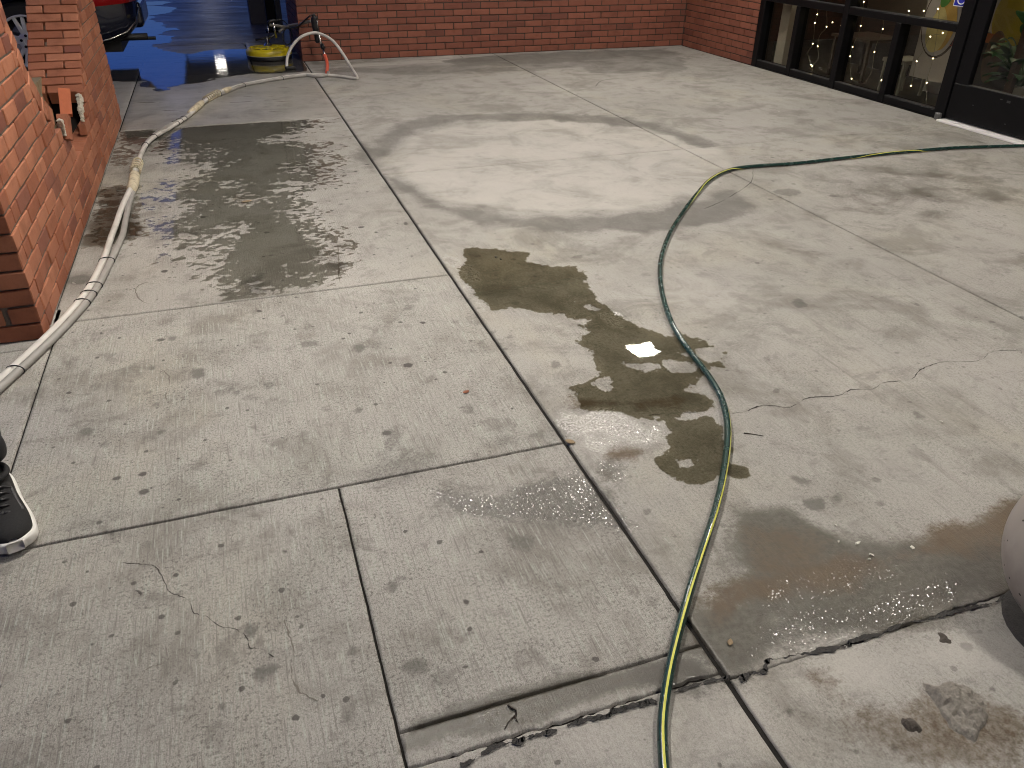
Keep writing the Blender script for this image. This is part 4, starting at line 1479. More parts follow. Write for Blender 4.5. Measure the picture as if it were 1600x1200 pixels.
for s_ in strands:
    pts = [onx(1160 + x / 3.636, y / 3.636, SFX + 0.093) for x, y in s_]
    tube('wire', spline(pts, 5), 0.0018, M['wire'], fl, 5)
pend = tag(empty('pendant_lamp', (6.9, 6.2, 0)), 'small lit pendant lamp hanging inside the shop', 'lamp')
lathe('lamp_shade', [(0.03, 1.95), (0.12, 1.85), (0.125, 1.84)], simple('pendant_shade', (0.3, 0.25, 0.18), 0.6), pend, 20)
lathe('bulb', [(0.01, 1.80), (0.03, 1.82), (0.03, 1.84), (0.012, 1.86)], emitter('pendant_bulb', (1.0, 0.8, 0.55), 420.0), pend, 14)
tube('cord', [(0, 0, 1.95), (0, 0, 2.95)], 0.004, M['black_plastic'], pend, 6)

# ------------------------------------------------------------------ canopy roof and its lamps (above the picture; some mirrored in puddles, some added for the foreground)
roof = tag(empty('canopy_roof', (0, 0, 0)), 'flat painted canopy over the patio with square recessed lamps', 'canopy')
box('soffit', (-1.10, -9.0, CEIL_Z), (9.6, 30.0, CEIL_Z + 0.12), M['ceiling'], roof)  # run on far behind the camera to hold sky light off the slabs
box('fascia', (-1.16, -9.0, CEIL_Z - 0.12), (-1.102, 30.0, CEIL_Z + 0.2), simple('dark_fascia', (0.08, 0.06, 0.05), 0.6), roof)
for i, (x, y, k) in enumerate(LIGHTS):
    cl = tag(empty('ceiling_light', (x, y, CEIL_Z)), 'square ceiling lamp mirrored in the clear puddle by the green hose' if i == 0 else 'dim square ceiling lamp over the parking lot end of the canopy' if i > 6 else 'unseen square ceiling lamp panel placed under the canopy to light the patio', 'ceiling light', 'lamps in the canopy ceiling')
    mt = M['lamp'] if k == 1.0 else emitter('lamp_panel', LAMP_COLOR, LAMP_RADIANCE * k)
    box('diffuser', (-0.15, -0.15, -0.012), (0.15, 0.15, -0.006), mt, cl)
    bm = bmesh.new()
    for lo, hi in (((-0.18, -0.18), (0.18, -0.152)), ((-0.18, 0.152), (0.18, 0.18)), ((-0.18, -0.151), (-0.152, 0.151)), ((0.152, -0.151), (0.18, 0.151))):
        add_box(bm, (*lo, -0.018), (*hi, -0.001))
    bm_obj('frame', bm, M['ceiling'], cl)

# ------------------------------------------------------------------ garden hose
hose_px = [(1680, 226), (1600, 228), (1500, 231), (1420, 237), (1330, 246), (1250, 255), (1180, 260), (1140, 266), (1110, 281), (1088, 304), (1068, 330),
           (1048, 362), (1035, 395), (1031, 425), (1036, 465), (1052, 510), (1078, 550), (1105, 585), (1126, 620), (1136, 660), (1136, 700), (1128, 755),
           (1114, 810), (1096, 865), (1076, 930), (1057, 1000), (1044, 1060), (1036, 1120), (1036, 1170), (1042, 1230), (1060, 1300), (1075, 1420)]
HR = 0.0108
path = spline([gnd(x, y, HR) for x, y in hose_px], 14)
path[:, 2] = HR + 0.0008 + np.abs(fbm(path[:, 0], path[:, 1], 2.0, 2, 5)) * 0.002 - np.where(path[:, 1] < 0.87, 0.004, 0)
gh = tag(empty('garden_hose', (0, 0, 0)), 'green garden hose with a yellow stripe snaking across the patio', 'hose')
tube('hose_tube', path, HR, M['hose_green'], gh, 14)
# stripe twisting round the tube
py_ = np.array([p for p in np.linspace(0, len(hose_px) - 1, len(path))])
key = [(0, 200), (2.6, 160), (2.9, 40), (3.3, 20), (3.7, 60), (4.2, 190), (6.2, 190), (6.9, 45), (7.5, 25), (8.4, 20), (9.3, 60), (10, 120), (11, 190), (18, 190), (18.6, 60), (20, 52), (22, 35), (24, 10), (26, 2), (28, 0), (31, 4)]
ang = np.interp(py_, [k[0] for k in key], [k[1] for k in key])
fr = frames(path)
V, F = [], []
for p, (t_, s_, n_), a in zip(path, fr, ang):
    # travelling towards the camera the viewer's right is -s; angles count from up towards the viewer's right
    for k in (-13, -5, 5, 13):
        A_ = math.radians(a + k)
        V.append(p + (HR + 0.0004) * (math.cos(A_) * n_ - math.sin(A_) * s_))
for i in range(len(path) - 1):
    for k in range(3):
        F.append((4 * i + k, 4 * i + k + 1, 4 * i + k + 5, 4 * i + k + 4))
mesh_obj('stripe', from_py('stripe', V, F), M['hose_yellow'], gh, True)

# ------------------------------------------------------------------ twin pressure hoses tied together
WR = 0.0145
wh_px = [(-120, 700), (-50, 645), (0, 600), (60, 545), (105, 500), (142, 455), (165, 412), (183, 368), (196, 325), (209, 292), (214, 265), (229, 226),
         (258, 202), (290, 184), (322, 158), (352, 144), (380, 133), (440, 122), (478, 117)]
main = spline([gnd(x, y, WR) for x, y in wh_px], 10)
N_ = len(main)
fr = frames(main)
sgap = WR * 1.02
tw = np.linspace(0, 1, N_)
offk = np.interp(tw * (len(wh_px) - 1), [0, 4, 6, 7, 8, 9, 11, 12, 13, 15, 18], [1.0, 1.0, 1.05, 1.7, 1.5, 1.0, 0.9, 1.8, 1.2, 1.0, 1.0])
twist = np.interp(tw * (len(wh_px) - 1), [0, 4, 7, 9, 12, 14, 15.5, 18], [1, 1, 1, 0.2, -0.9, -0.5, 0.9, 1.0])
ha, hb = [], []
for i, (p, (t_, s_, n_)) in enumerate(zip(main, fr)):
    k = twist[i]
    d = s_ * k * sgap * offk[i]
    lift = (1 - abs(min(1, max(-1, k)))) * WR
    ha.append(p - d + np.array([0, 0, lift * 1.7]))
    hb.append(p + d)
ha, hb = np.array(ha), np.array(hb)
# white line goes on, folds back at the far end and arches up over the lance
arch_y = lambda px, y: px
loopA = [ha[-1], gnd(500, 117, WR), gnd(530, 119, WR), gnd(553, 122.5, WR), gnd(558, 121, WR + 0.006), ony(549, 106, 8.22), ony(535, 83, 8.45), ony(520, 64, 8.62), ony(502, 53.5, 8.72),
         ony(488, 51.5, 8.75), ony(470, 58, 8.75), ony(456, 73, 8.74), ony(449, 90, 8.72), gnd(448, 106, 0.02)]
wa = np.concatenate([ha[:-1], spline(loopA, 10)])
hA = tag(empty('pressure_hose', (0, 0, 0)), 'white pressure hose tied to a grey one, arching up beside the yellow cleaner', 'hose')
tube('hose_tube', wa, WR, M['hose_white'], hA, 12)
box('hose_fitting', (-0.05, -0.022, 0.0), (0.05, 0.022, 0.035), M['black_rubber'], hA, 0.01, 2, Matrix.Translation(Vector(gnd(454, 109, 0))) @ Matrix.Rotation(0.2, 4, 'Z'))
hB = tag(empty('pressure_hose', (0, 0, 0)), 'grey pressure hose tied along the white one, ending at the coral sleeve', 'hose')
wb = np.concatenate([hb[:-1], spline([hb[-1], gnd(495, 119.5, WR), gnd(512, 117, WR + .004), gnd(513, 113, 0.02)], 8)])
tube('hose_tube', wb, WR, M['hose_grey'], hB, 12)


def wrap(name, i0, i1, r0, mat, parent, n=5):
    mid = (ha + hb) / 2
    seg = mid[i0:i1 + 1].copy()
    seg[:, 2] += 0.004
    L_ = len(seg)
    rr = [r0 * (0.86 + 0.14 * math.sin(math.pi * min(1, max(0, k / max(1, L_ - 1))))) + random.uniform(-.0015, .0015) for k in range(L_)]
    return tube(name, seg, rr, mat, parent, n)


def near_i(px, py):
    g = gnd(px, py, WR)
    return int(np.argmin(np.linalg.norm(main[:, :2] - g[:2], axis=1)))


for px, py in ((24, 577), (137, 458), (143, 448), (163, 407), (228, 228), (241, 214), (273, 194), (278, 190), (286, 186), (340, 148), (378, 133), (438, 122), (128, 475)):
    i = near_i(px, py)
    c0, t_ = (ha[i] + hb[i]) / 2, fr[i][0]
    ex = hb[i] - ha[i]
    w = np.linalg.norm(ex) / 2
    ex = ex / (np.linalg.norm(ex) + 1e-9)
    ez = np.cross(ex, t_)
    ez *= np.sign(ez[2]) if abs(ez[2]) > 1e-6 else 1
    loop = []
    for k in range(25):
        a = 2 * math.pi * k / 24
        loop.append(c0 + ex * math.cos(a) * (w + WR + 0.002) + ez * math.sin(a) * (WR + 0.003))
    tube('cable_tie', np.array(loop), 0.0026, M['black_plastic'], hA, 6)
for (a, b, r_) in ((near_i(205, 300), near_i(212, 276), 0.030), (near_i(308, 172), near_i(318, 162), 0.028), (near_i(350, 145), near_i(360, 140), 0.026), (near_i(296, 180), near_i(302, 176), 0.026)):
    i0, i1 = min(a, b), max(a, b)
    wrap('tape_wrap', i0, max(i1, i0 + 3), r_, M['tape'], hA, 12)
for (p0, p1, nt) in (((213, 270), (216, 256), 6), ((322, 158), (340, 149), 9)):
    a, b = near_i(*p0), near_i(*p1)
    for i in np.linspace(min(a, b), max(a, b), nt):
        i = int(i)
        c0 = (ha[i] + hb[i]) / 2 + np.array([0, 0, 0.004])
        t_, s_, n_ = fr[i]
        ring = [c0 + 0.027 * (math.cos(q) * s_ + math.sin(q) * n_) + t_ * 0.006 * math.sin(q) for q in np.linspace(0, 2 * math.pi, 17)]
        tube('tape_wrap', np.array(ring), 0.0055, M['tape'], hA, 6)

# ------------------------------------------------------------------ yellow surface cleaner
cp = gnd(420, 93, 0)
CC = (0.475, 9.42)
cleaner = tag(empty('surface_cleaner', (*CC, 0)), 'round yellow pressure washer surface cleaner with grey handlebar on wet ground', 'floor cleaner')
RD = 0.235
lathe('skirt', [(RD - 0.02, 0.004), (RD - 0.002, 0.006), (RD + 0.002, 0.03), (RD - 0.005, 0.042), (RD - 0.03, 0.042)], M['black_rubber'], cleaner, 44)
lathe('housing', [(RD - 0.012, 0.041), (RD + 0.004, 0.046), (RD + 0.004, 0.085), (RD - 0.012, 0.105), (RD - 0.035, 0.112), (RD - 0.05, 0.100), (0.11, 0.094), (0.095, 0.115), (0.04, 0.12)], M['yellow_plastic'], cleaner, 44)
lathe('rim_band', [(RD + 0.003, 0.0425), (RD + 0.006, 0.044), (RD + 0.006, 0.0475), (RD + 0.003, 0.049)], simple('pale_band', (0.5, 0.48, 0.42), 0.4), cleaner, 44)
for k in range(6):
    a = k * math.pi / 3 + 0.5
    mt = Matrix.Rotation(a, 4, 'Z')
    bm = bmesh.new()
    add_box(bm, (0.10, -0.022, 0.09), (RD - 0.03, 0.022, 0.118), mt)
    bm_obj('rib', bm, M['yellow_plastic'], cleaner, bevel=0.006)
for a in (-1.75, -1.2, -2.3):
    mt = Matrix.Rotation(a, 4, 'Z')
    V = [mt @ Vector(v) for v in ((RD - 0.034, -0.045, 0.113), (RD - 0.034, 0.045, 0.113), (RD - 0.11, 0.0, 0.108), (RD - 0.034, -0.045, 0.1165), (RD - 0.034, 0.045, 0.1165), (RD - 0.11, 0.0, 0.1115))]
    mesh_obj('vent', from_py('vent', V, [(0, 2, 1), (3, 4, 5), (0, 1, 4, 3), (1, 2, 5, 4), (2, 0, 3, 5)]), M['black_plastic'], cleaner)
lathe('swivel', [(0.04, 0.118), (0.045, 0.13), (0.03, 0.15), (0.018, 0.155), (0.018, 0.2)], M['steel'], cleaner, 20)


def rel(p):
    return np.array(p) - np.array([*CC, 0])


YB = 9.42
tube('yoke', [rel(ony(399, 62, YB)), rel(ony(412, 60, YB)), rel(ony(425, 57, YB)), rel(ony(432, 52, YB))], 0.012, M['black_plastic'], cleaner, 8)
tube('post', [rel(ony(432, 59, YB)), rel(ony(426.5, 33, YB))], 0.013, M['steel'], cleaner, 10)
tube('spring', [rel(ony(421, 61, YB)), rel(ony(418.5, 41, YB))], 0.006, M['steel'], cleaner, 8)
hb_ = spline([rel(ony(421, 39, YB)), rel(ony(432, 40, YB)), rel(ony(444, 41.5, YB)), rel(ony(456, 39.5, 9.25)), rel(ony(470, 37, 9.1)), rel(ony(479, 35, 9.0)), rel(ony(486, 33, 8.93))], 6)
tube('handlebar', hb_, 0.015, M['grey_bar'], cleaner, 10)
tube('handlebar', spline([rel(ony(436, 50, YB)), rel(ony(444, 44, YB)), rel(ony(452, 41, 9.3))], 6), 0.014, M['grey_bar'], cleaner, 10)
tube('brake_lever', spline([rel(ony(454, 44, 9.27)), rel(ony(466, 41, 9.1)), rel(ony(476, 32, 9.0)), rel(ony(485, 24, 8.93))], 6), 0.009, M['black_plastic'], cleaner, 8)
lp = [rel(ony(449 + 7 * math.cos(a), 57 + 13 * math.sin(a), 9.3)) for a in np.linspace(-1.9, 4.6, 26)]
tube('feed_hose', np.array(lp), 0.007, M['black_rubber'], cleaner, 8)
tube('clamp', [rel(ony(419, 37, YB)), rel(ony(421, 33.5, YB)), rel(ony(427, 32, YB)), rel(ony(434, 33, YB))], 0.018, M['black_plastic'], cleaner, 8)
tube('control_cable', spline([rel(ony(430, 32, YB)), rel(ony(440, 31, YB)), rel(ony(448, 37, YB)), rel(ony(454, 41, 9.3))], 5), 0.006, M['black_plastic'], cleaner, 6)

# pressure lance hung on the handlebar
YG = 8.86
gun = tag(empty('spray_gun', (0, 0, 0)), 'black spray gun with steel lance and coral sleeve, resting on the handlebar', 'spray gun')
tube('gun_body', spline([ony(489, 22, YG), ony(491, 27, YG), ony(491.5, 36, YG), ony(493, 46, YG), ony(494.5, 56, YG), ony(496.5, 67, YG)], 5), [0.022] * 5 + [0.036] * 5 + [0.033] * 5 + [0.03] * 5 + [0.024] * 5 + [0.018], M['black_plastic'], gun, 10)
tube('trigger', [ony(494.5, 30, YG - .02), ony(496, 36, YG - .03), ony(495.5, 44, YG - .03)], 0.009, M['steel'], gun, 8)
tube('lance', [ony(497.5, 52, YG), ony(500, 60, YG), ony(503, 71, YG - .05)], 0.012, M['steel'], gun, 10)
tube('coupler', [ony(503, 70, YG - .05), ony(505.5, 76, YG - .08)], 0.022, M['black_plastic'], gun, 10)
tube('lance', [ony(505.5, 76, YG - .08), ony(506.5, 81, YG - .12), ony(507.3, 86, YG - .16)], 0.010, M['steel'], gun, 10)
cs = spline([ony(507.3, 86, YG - .16), ony(510.5, 95, YG - .24), ony(511.5, 104, YG - .34), gnd(510.5, 114, 0.016)], 8)
tube('sleeve', cs, 0.0165, M['orange_rubber'], gun, 12)

# ------------------------------------------------------------------ things at the far edge of the lot
gb = tag(empty('utility_box', (0.56, 12.4, 0)), 'plain grey utility box standing in the lot beside the dark post', 'utility box')
box('cabinet', (-0.125, 0.0, 0.0), (0.125, 0.3, 0.62), simple('grey_cabinet', (0.115, 0.11, 0.12), 0.5, var=0.05), gb, 0.012, 2)
box('lid', (-0.14, -0.012, 0.622), (0.14, 0.312, 0.655), simple('grey_cabinet_lid', (0.14, 0.135, 0.145), 0.5), gb, 0.008)
dp = tag(empty('steel_post', (0.69, 11.6, 0)), 'dark square steel post in the lot beside the brick corner', 'post')
box('shaft', (-0.075, -0.06, 0.02), (0.045, 0.06, 2.9), M['black_frame'], dp, 0.01)
box('base_plate', (-0.11, -0.1, -0.0), (0.08, 0.1, 0.018), M['black_frame'], dp, 0.004)
box('side_rail', (0.05, -0.02, 0.02), (0.12, 0.02, 2.9), simple('blue_grey_rail', (0.045, 0.05, 0.075), 0.45), dp, 0.004)

# ------------------------------------------------------------------ parked car behind the garden wall
car = tag(empty('parked_car', (-1.67, 8.75, 0)), 'dark blue parked car seen behind the low brick wall', 'car')
m_paint = simple('dark_blue_car_paint', (0.006, 0.008, 0.020), 0.18, var=0.15, sc=4, coat=0.9)
m_trim = simple('car_trim', (0.012, 0.012, 0.013), 0.55)
m_chrome = simple('chrome', (0.7, 0.7, 0.7), 0.12, 1.0, var=0.05)
m_tail = NT('tail_lamp_red')
m_tail = m_tail.done(m_tail.bsdf(color=(0.22, 0.006, 0.008), rough=0.12, coat=1.0, emis=(0.8, 0.02, 0.02), emiss=0.05))  # weak emission added so the unlit lens shows red
# local: rear axle at x=0, rear is +x, near side y=0 plane, far side y=1.75. stations along x: lower z, upper z (body), inset of the side
stn = [(-3.70, 0.42, 0.60, 0.42), (-3.62, 0.26, 0.70, 0.22), (-3.35, 0.20, 0.78, 0.08), (-2.7, 0.20, 0.86, 0.02), (-1.8, 0.20, 0.92, 0.0), (-0.9, 0.20, 0.95, 0.0), (0.0, 0.22, 0.98, 0.0),
       (0.45, 0.24, 1.0, 0.02), (0.68, 0.27, 1.0, 0.07), (0.84, 0.32, 0.98, 0.16), (0.93, 0.40, 0.94, 0.30), (0.955, 0.50, 0.86, 0.45)]


def body_section(x, zl, zu, ins, W=1.75):
    h = zu - zl
    left = [(ins + 0.10, zl), (ins + 0.035, zl + 0.04 * h), (ins + 0.0, zl + 0.28 * h), (ins - 0.012, zl + 0.55 * h), (ins + 0.01, zl + 0.80 * h), (ins + 0.06, zl + 0.94 * h), (ins + 0.16, zu)]
    right = [(W - y, z) for y, z in left[::-1]]
    return [(x, y, z) for y, z in left + right]


SX_ = np.array(stn)
xs_d = np.unique(np.concatenate([np.linspace(-3.70, 0.955, 40), SX_[:, 0]]))
V, F = [], []
for x in xs_d:
    V += body_section(x, np.interp(x, SX_[:, 0], SX_[:, 1]), np.interp(x, SX_[:, 0], SX_[:, 2]), np.interp(x, SX_[:, 0], SX_[:, 3]))
n = 14
for i in range(len(xs_d) - 1):
    for k in range(n):
        F.append((i * n + k, i * n + (k + 1) % n, (i + 1) * n + (k + 1) % n, (i + 1) * n + k))
F.append(tuple(range(n)))
F.append(tuple((len(xs_d) - 1) * n + k for k in range(n))[::-1])
body = mesh_obj('body', from_py('body', V, F), m_paint, car, True)
bmx = bmesh.new()
bmx.from_mesh(body.data)
bmesh.ops.recalc_face_normals(bmx, faces=bmx.faces[:])
bmx.to_mesh(body.data)
bmx.free()
# wheel wells cut with a boolean cylinder baked into the mesh
for wx in (0.0, -2.68):
    for wy in (0.1, 1.65):
        bmc = bmesh.new()
        bmesh.ops.create_cone(bmc, cap_ends=True, segments=32, radius1=0.375, radius2=0.375, depth=0.56, matrix=Matrix.Translation((wx, wy, 0.325)) @ Matrix.Rotation(math.pi / 2, 4, 'X'))
        mc = bpy.data.meshes.new('cut')
        bmc.to_mesh(mc)
        bmc.free()
        co = bpy.data.objects.new('cut', mc)
        link(co)
        co.location = car.location
        md = body.modifiers.new('arch', 'BOOLEAN')
        md.object = co
        md.operation = 'DIFFERENCE'
        md.solver = 'EXACT'
        dg = bpy.context.evaluated_depsgraph_get()
        nm = bpy.data.meshes.new_from_object(body.evaluated_get(dg))
        body.modifiers.clear()
        body.data = nm
        bpy.data.objects.remove(co)
# cabin
cab = [(-2.55, 0.93, 0.10), (-1.75, 1.38, 0.24), (-1.2, 1.45, 0.27), (-0.3, 1.42, 0.27), (0.35, 1.02, 0.14)]
V, F = [], []
for x, z, ins in cab:
    V += [(x, 0.08, 0.90), (x, ins, z - 0.04), (x, ins + 0.06, z), (x, 1.69 - ins, z), (x, 1.75 - ins, z - 0.04), (x, 1.67, 0.90)]
for i in range(4):
    for k in range(6):
        F.append((i * 6 + k, i * 6 + (k + 1) % 6, i * 6 + (k + 1) % 6 + 6, i * 6 + k + 6))
F += [tuple(range(6)), tuple(24 + k for k in range(6))[::-1]]
mesh_obj('cabin', from_py('cabin', V, F), simple('car_dark_glass', (0.01, 0.011, 0.013), 0.08, coat=0.8), car, False)


def wheel(wx, wy, face):
    """wheel with tyre, rim, five twin spokes, hub; axis along y, outer face towards face*y"""
    w = empty('wheel', (wx, wy, 0.325))
    w.parent = car
    RX = Matrix.Rotation(math.pi / 2 * (1 if face < 0 else -1), 4, 'X')
    lathe('tyre', [(0.215, -0.10), (0.30, -0.105), (0.322, -0.08), (0.325, 0.0), (0.322, 0.08), (0.30, 0.105), (0.225, 0.098), (0.215, 0.085)], M['black_rubber'], w, 40, mtx=RX, caps=False)
    rim = lathe('rim', [(0.226, 0.099), (0.219, 0.106), (0.208, 0.10), (0.204, 0.07)], simple('alloy', (0.78, 0.78, 0.79), 0.34, 0.45, var=0.08), w, 40, mtx=RX, caps=False)
    lathe('barrel', [(0.2035, 0.07), (0.200, 0.03), (0.19, -0.05), (0.02, -0.06)], m_trim, w, 40, mtx=RX, caps=False)  # near-black barrel: shade between the spokes put into its colour
    bm = bmesh.new()
    for k in range(5):
        for d in (-0.17, 0.17):
            a = 2 * math.pi * k / 5 + math.pi / 2 + 0.15
            A_ = Matrix.Rotation(a + d, 4, 'Z')
            vv = [Vector(v) for v in ((0.04, -0.020, 0.050), (0.04, 0.020, 0.050), (0.04, 0.020, 0.085), (0.04, -0.020, 0.085), (0.21, -0.015, 0.060), (0.21, 0.015, 0.060), (0.21, 0.012, 0.095), (0.21, -0.012, 0.095))]
            vs_ = [bm.verts.new(RX @ (A_ @ v)) for v in vv]
            for f in ((0, 1, 2, 3), (7, 6, 5, 4), (0, 4, 5, 1), (1, 5, 6, 2), (2, 6, 7, 3), (3, 7, 4, 0)):
                bm.faces.new([vs_[i] for i in f])
    bm_obj('spokes', bm, rim.data.materials[0], w, bevel=0.003)
    lathe('hub', [(0.075, 0.05), (0.078, 0.082), (0.06, 0.09), (0.03, 0.09), (0.028, 0.084), (0.01, 0.084)], rim.data.materials[0], w, 24, mtx=RX)
    bm = bmesh.new()
    for k in range(5):
        a = 2 * math.pi * k / 5 + 0.4
        bmesh.ops.create_cone(bm, cap_ends=True, segments=10, radius1=0.012, radius2=0.012, depth=0.012, matrix=RX @ Matrix.Translation((0.050 * math.cos(a), 0.050 * math.sin(a), 0.092)))
    bm_obj('lug_nuts', bm, m_trim, w)
    disc_ = lathe('brake_disc', [(0.15, -0.045), (0.15, -0.035), (0.05, -0.03)], M['steel'], w, 24, mtx=RX)
    return w


for wx in (0.0, -2.68):
    wheel(wx, 0.10, -1)
    wheel(wx, 1.65, 1)
# tail lamp wraps round the near corner; bumper trim; exhaust
for yy, s_ in ((0, 1), (1.75, -1)):
    V, F = [], []
    for x in np.linspace(0.52, 0.945, 9):
        ins = np.interp(x, SX_[:, 0], SX_[:, 3])
        for z in (0.595, 0.70, 0.80):
            zz = z + 0.05 * (x - 0.52) * (1 if z < 0.7 else -0.6)
            V.append((x, yy + s_ * (ins - 0.022), zz))
    for i in range(8):
        for k in range(2):
            F.append((i * 3 + k, i * 3 + k + 1, i * 3 + k + 4, i * 3 + k + 3))
    o = mesh_obj('tail_lamp', from_py('tail_lamp', V, F), m_tail, car, True)
    sd = o.modifiers.new('thick', 'SOLIDIFY')
    sd.thickness = 0.03
    sd.offset = 0
pts = [(x, np.interp(x, SX_[:, 0], SX_[:, 3]) - 0.012 + 0.03 * (0.955 - x), np.interp(x, SX_[:, 0], SX_[:, 1]) + 0.045) for x in np.linspace(0.60, 0.955, 10)]
tube('bumper_trim', np.array(pts), 0.008, m_chrome, car, 8)
box('bumper', (0.70, 0.45, 0.36), (0.985, 1.30, 0.60), m_paint, car, 0.05, 3)
tube('exhaust', [(0.66, 0.30, 0.30), (1.0, 0.30, 0.30)], 0.032, m_trim, car, 12)
tube('tow_hook', [(0.80, 0.45, 0.27), (1.06, 0.45, 0.265)], 0.016, m_trim, car, 8)
box('underbody', (-3.4, 0.3, 0.17), (0.75, 1.45, 0.30), m_trim, car)

# ------------------------------------------------------------------ concrete ball bollard
ball = tag(empty('ball_bollard', (1.65, 0.74, 0)), 'round pitted concrete ball bollard at the right edge of the patio', 'bollard')
bm = bmesh.new()
bmesh.ops.create_uvsphere(bm, u_segments=64, v_segments=40, radius=0.22, matrix=Matrix.Translation((0, 0, 0.215)))
for v in bm.verts:
    d = v.co - Vector((0, 0, 0.215))
    k = 1 + 0.010 * (float(vnoise(np.array([d.x * 14 + d.z * 9]), np.array([d.y * 14 - d.z * 7]), 3)[0]) - 0.5)
    v.co = Vector((0, 0, 0.215)) + d * k
bm_obj('ball', bm, M['bollard'], ball, True)
lathe('grout_ring', [(0.17, -0.014), (0.16, 0.008), (0.12, 0.016), (0.06, 0.016)], M['kerb_gap'], ball, 28)
pits = bmesh.new()
for i in range(150):
    v = Vector((random.gauss(0, 1), random.gauss(0, 1), random.gauss(0, 1))).normalized()
    r_ = random.uniform(0.0015, 0.0045)
    mt = Matrix.Translation(Vector((0, 0, 0.215)) + v * 0.2202) @ v.to_track_quat('Z', 'Y').to_matrix().to_4x4() @ Matrix.Diagonal((1, random.uniform(.5, 1), 0.12, 1))
    bmesh.ops.create_icosphere(pits, subdivisions=1, radius=r_, matrix=mt)
o = bm_obj('pits', pits, M['pit'], ball)
o['kind'] = 'stuff'

# ------------------------------------------------------------------ spalled stones, twigs, leaves, scraps
def blob_patch(name, poly, mat, hgt, label, cat, seed=0, res=0.006, z0=-0.003):
    P = np.array(poly)
    x0, y0 = P.min(0) - 0.01
    x1, y1 = P.max(0) + 0.01
    xs, ys = np.arange(x0, x1, res), np.arange(y0, y1, res)
    X, Y = np.meshgrid(xs, ys)
    S = sdf(P, X, Y) + fbm(X, Y, 40, 3, seed) * 0.006
    Hh = np.clip(S / 0.02, 0, 1) ** 0.6 * hgt * (0.75 + 0.5 * fbm(X, Y, 30, 3, seed + 1)) + np.where(S > 0, fbm(X, Y, 120, 2, seed + 5) * hgt * 0.30, 0)
    idx = -np.ones(X.shape, int)
    V, F = [], []
    for i in range(X.shape[0]):
        for j in range(X.shape[1]):
            if S[i, j] > -res:
                idx[i, j] = len(V)
                V.append((X[i, j], Y[i, j], z0 - 0.002 + max(0, Hh[i, j])))
    for i in range(X.shape[0] - 1):
        for j in range(X.shape[1] - 1):
            q = (idx[i, j], idx[i, j + 1], idx[i + 1, j + 1], idx[i + 1, j])
            if min(q) >= 0:
                F.append(q)
    o = mesh_obj(name, from_py(name, V, F), mat)
    return tag(o, label, cat)


C6R = dict(ox=1200, oy=840, s=3.333)
blob_patch('broken_concrete', G([(790, 750), (880, 765), (960, 740), (1030, 762), (1090, 810), (1145, 870), (1155, 930), (1110, 1000), (1085, 1070), (1010, 1030), (940, 985), (910, 920), (865, 850), (820, 800)], **C6R),
           M['stone'], 0.020, 'rough grey broken concrete patch showing aggregate near the bottom right corner', 'rubble', 4)
blob_patch('stone_chip', G([(690, 940), (740, 930), (790, 960), (812, 1015), (770, 1015), (720, 1000), (695, 975)], **C6R), M['dark_stone'], 0.018, 'dark stone chip beside the broken concrete patch', 'stone', 6)
blob_patch('stone_chip', G([(880, 480), (920, 490), (960, 530), (965, 545), (920, 545), (890, 555)], **C6R), M['dark_stone'], 0.010, 'small dark chip just below the kerb gap', 'stone', 8)


def twig(pts, r_, label, **kw):
    Q = spline([gnd(kw.get('ox', 0) + a / kw.get('s', 1), kw.get('oy', 0) + b / kw.get('s', 1), r_ + 0.001) for a, b in pts], 5)
    o = tube('twig', Q, [r_ * (1 - 0.5 * k / len(Q)) for k in range(len(Q))], M['twig'], None, 6)
    return tag(o, label, 'twig')


CT = dict(ox=620, oy=1000, s=2.7586)
twig([(478, 280), (500, 295), (515, 305), (512, 335), (522, 352)], 0.0022, 'crooked dark twig lying on the kerb strip', **CT)
twig([(512, 322), (480, 355), (465, 385)], 0.0013, 'thin offshoot twig under the crooked one on the kerb strip', **CT)
twig([(200, 565), (240, 570), (298, 580)], 0.0018, 'short straight dark twig on the slab right of the green hose', ox=1100, oy=500, s=3.2)


def leaf(px, py, L, ang_, mat, label, z=0.004):
    c = gnd(px, py, z)
    V, F = [], []
    for k in range(7):
        t_ = k / 6 - 0.5
        w = 0.32 * L * math.cos(t_ * math.pi * 0.96)
        zz = 0.25 * L * t_ * t_ + 0.002
        V += [(t_ * L, w, zz + 0.12 * w), (t_ * L, 0, zz), (t_ * L, -w, zz + 0.2 * w)]
    for k in range(6):
        for j in (0, 1):
            F.append((3 * k + j, 3 * k + j + 1, 3 * k + j + 4, 3 * k + j + 3))
    o = mesh_obj('dry_leaf', from_py('dry_leaf', V, F), mat, None, True)
    o.location = (c[0], c[1], 0.001)
    o.rotation_euler = (0, 0, ang_)
    sd = o.modifiers.new('thick', 'SOLIDIFY')
    sd.thickness = 0.0006
    return tag(o, label, 'leaf')


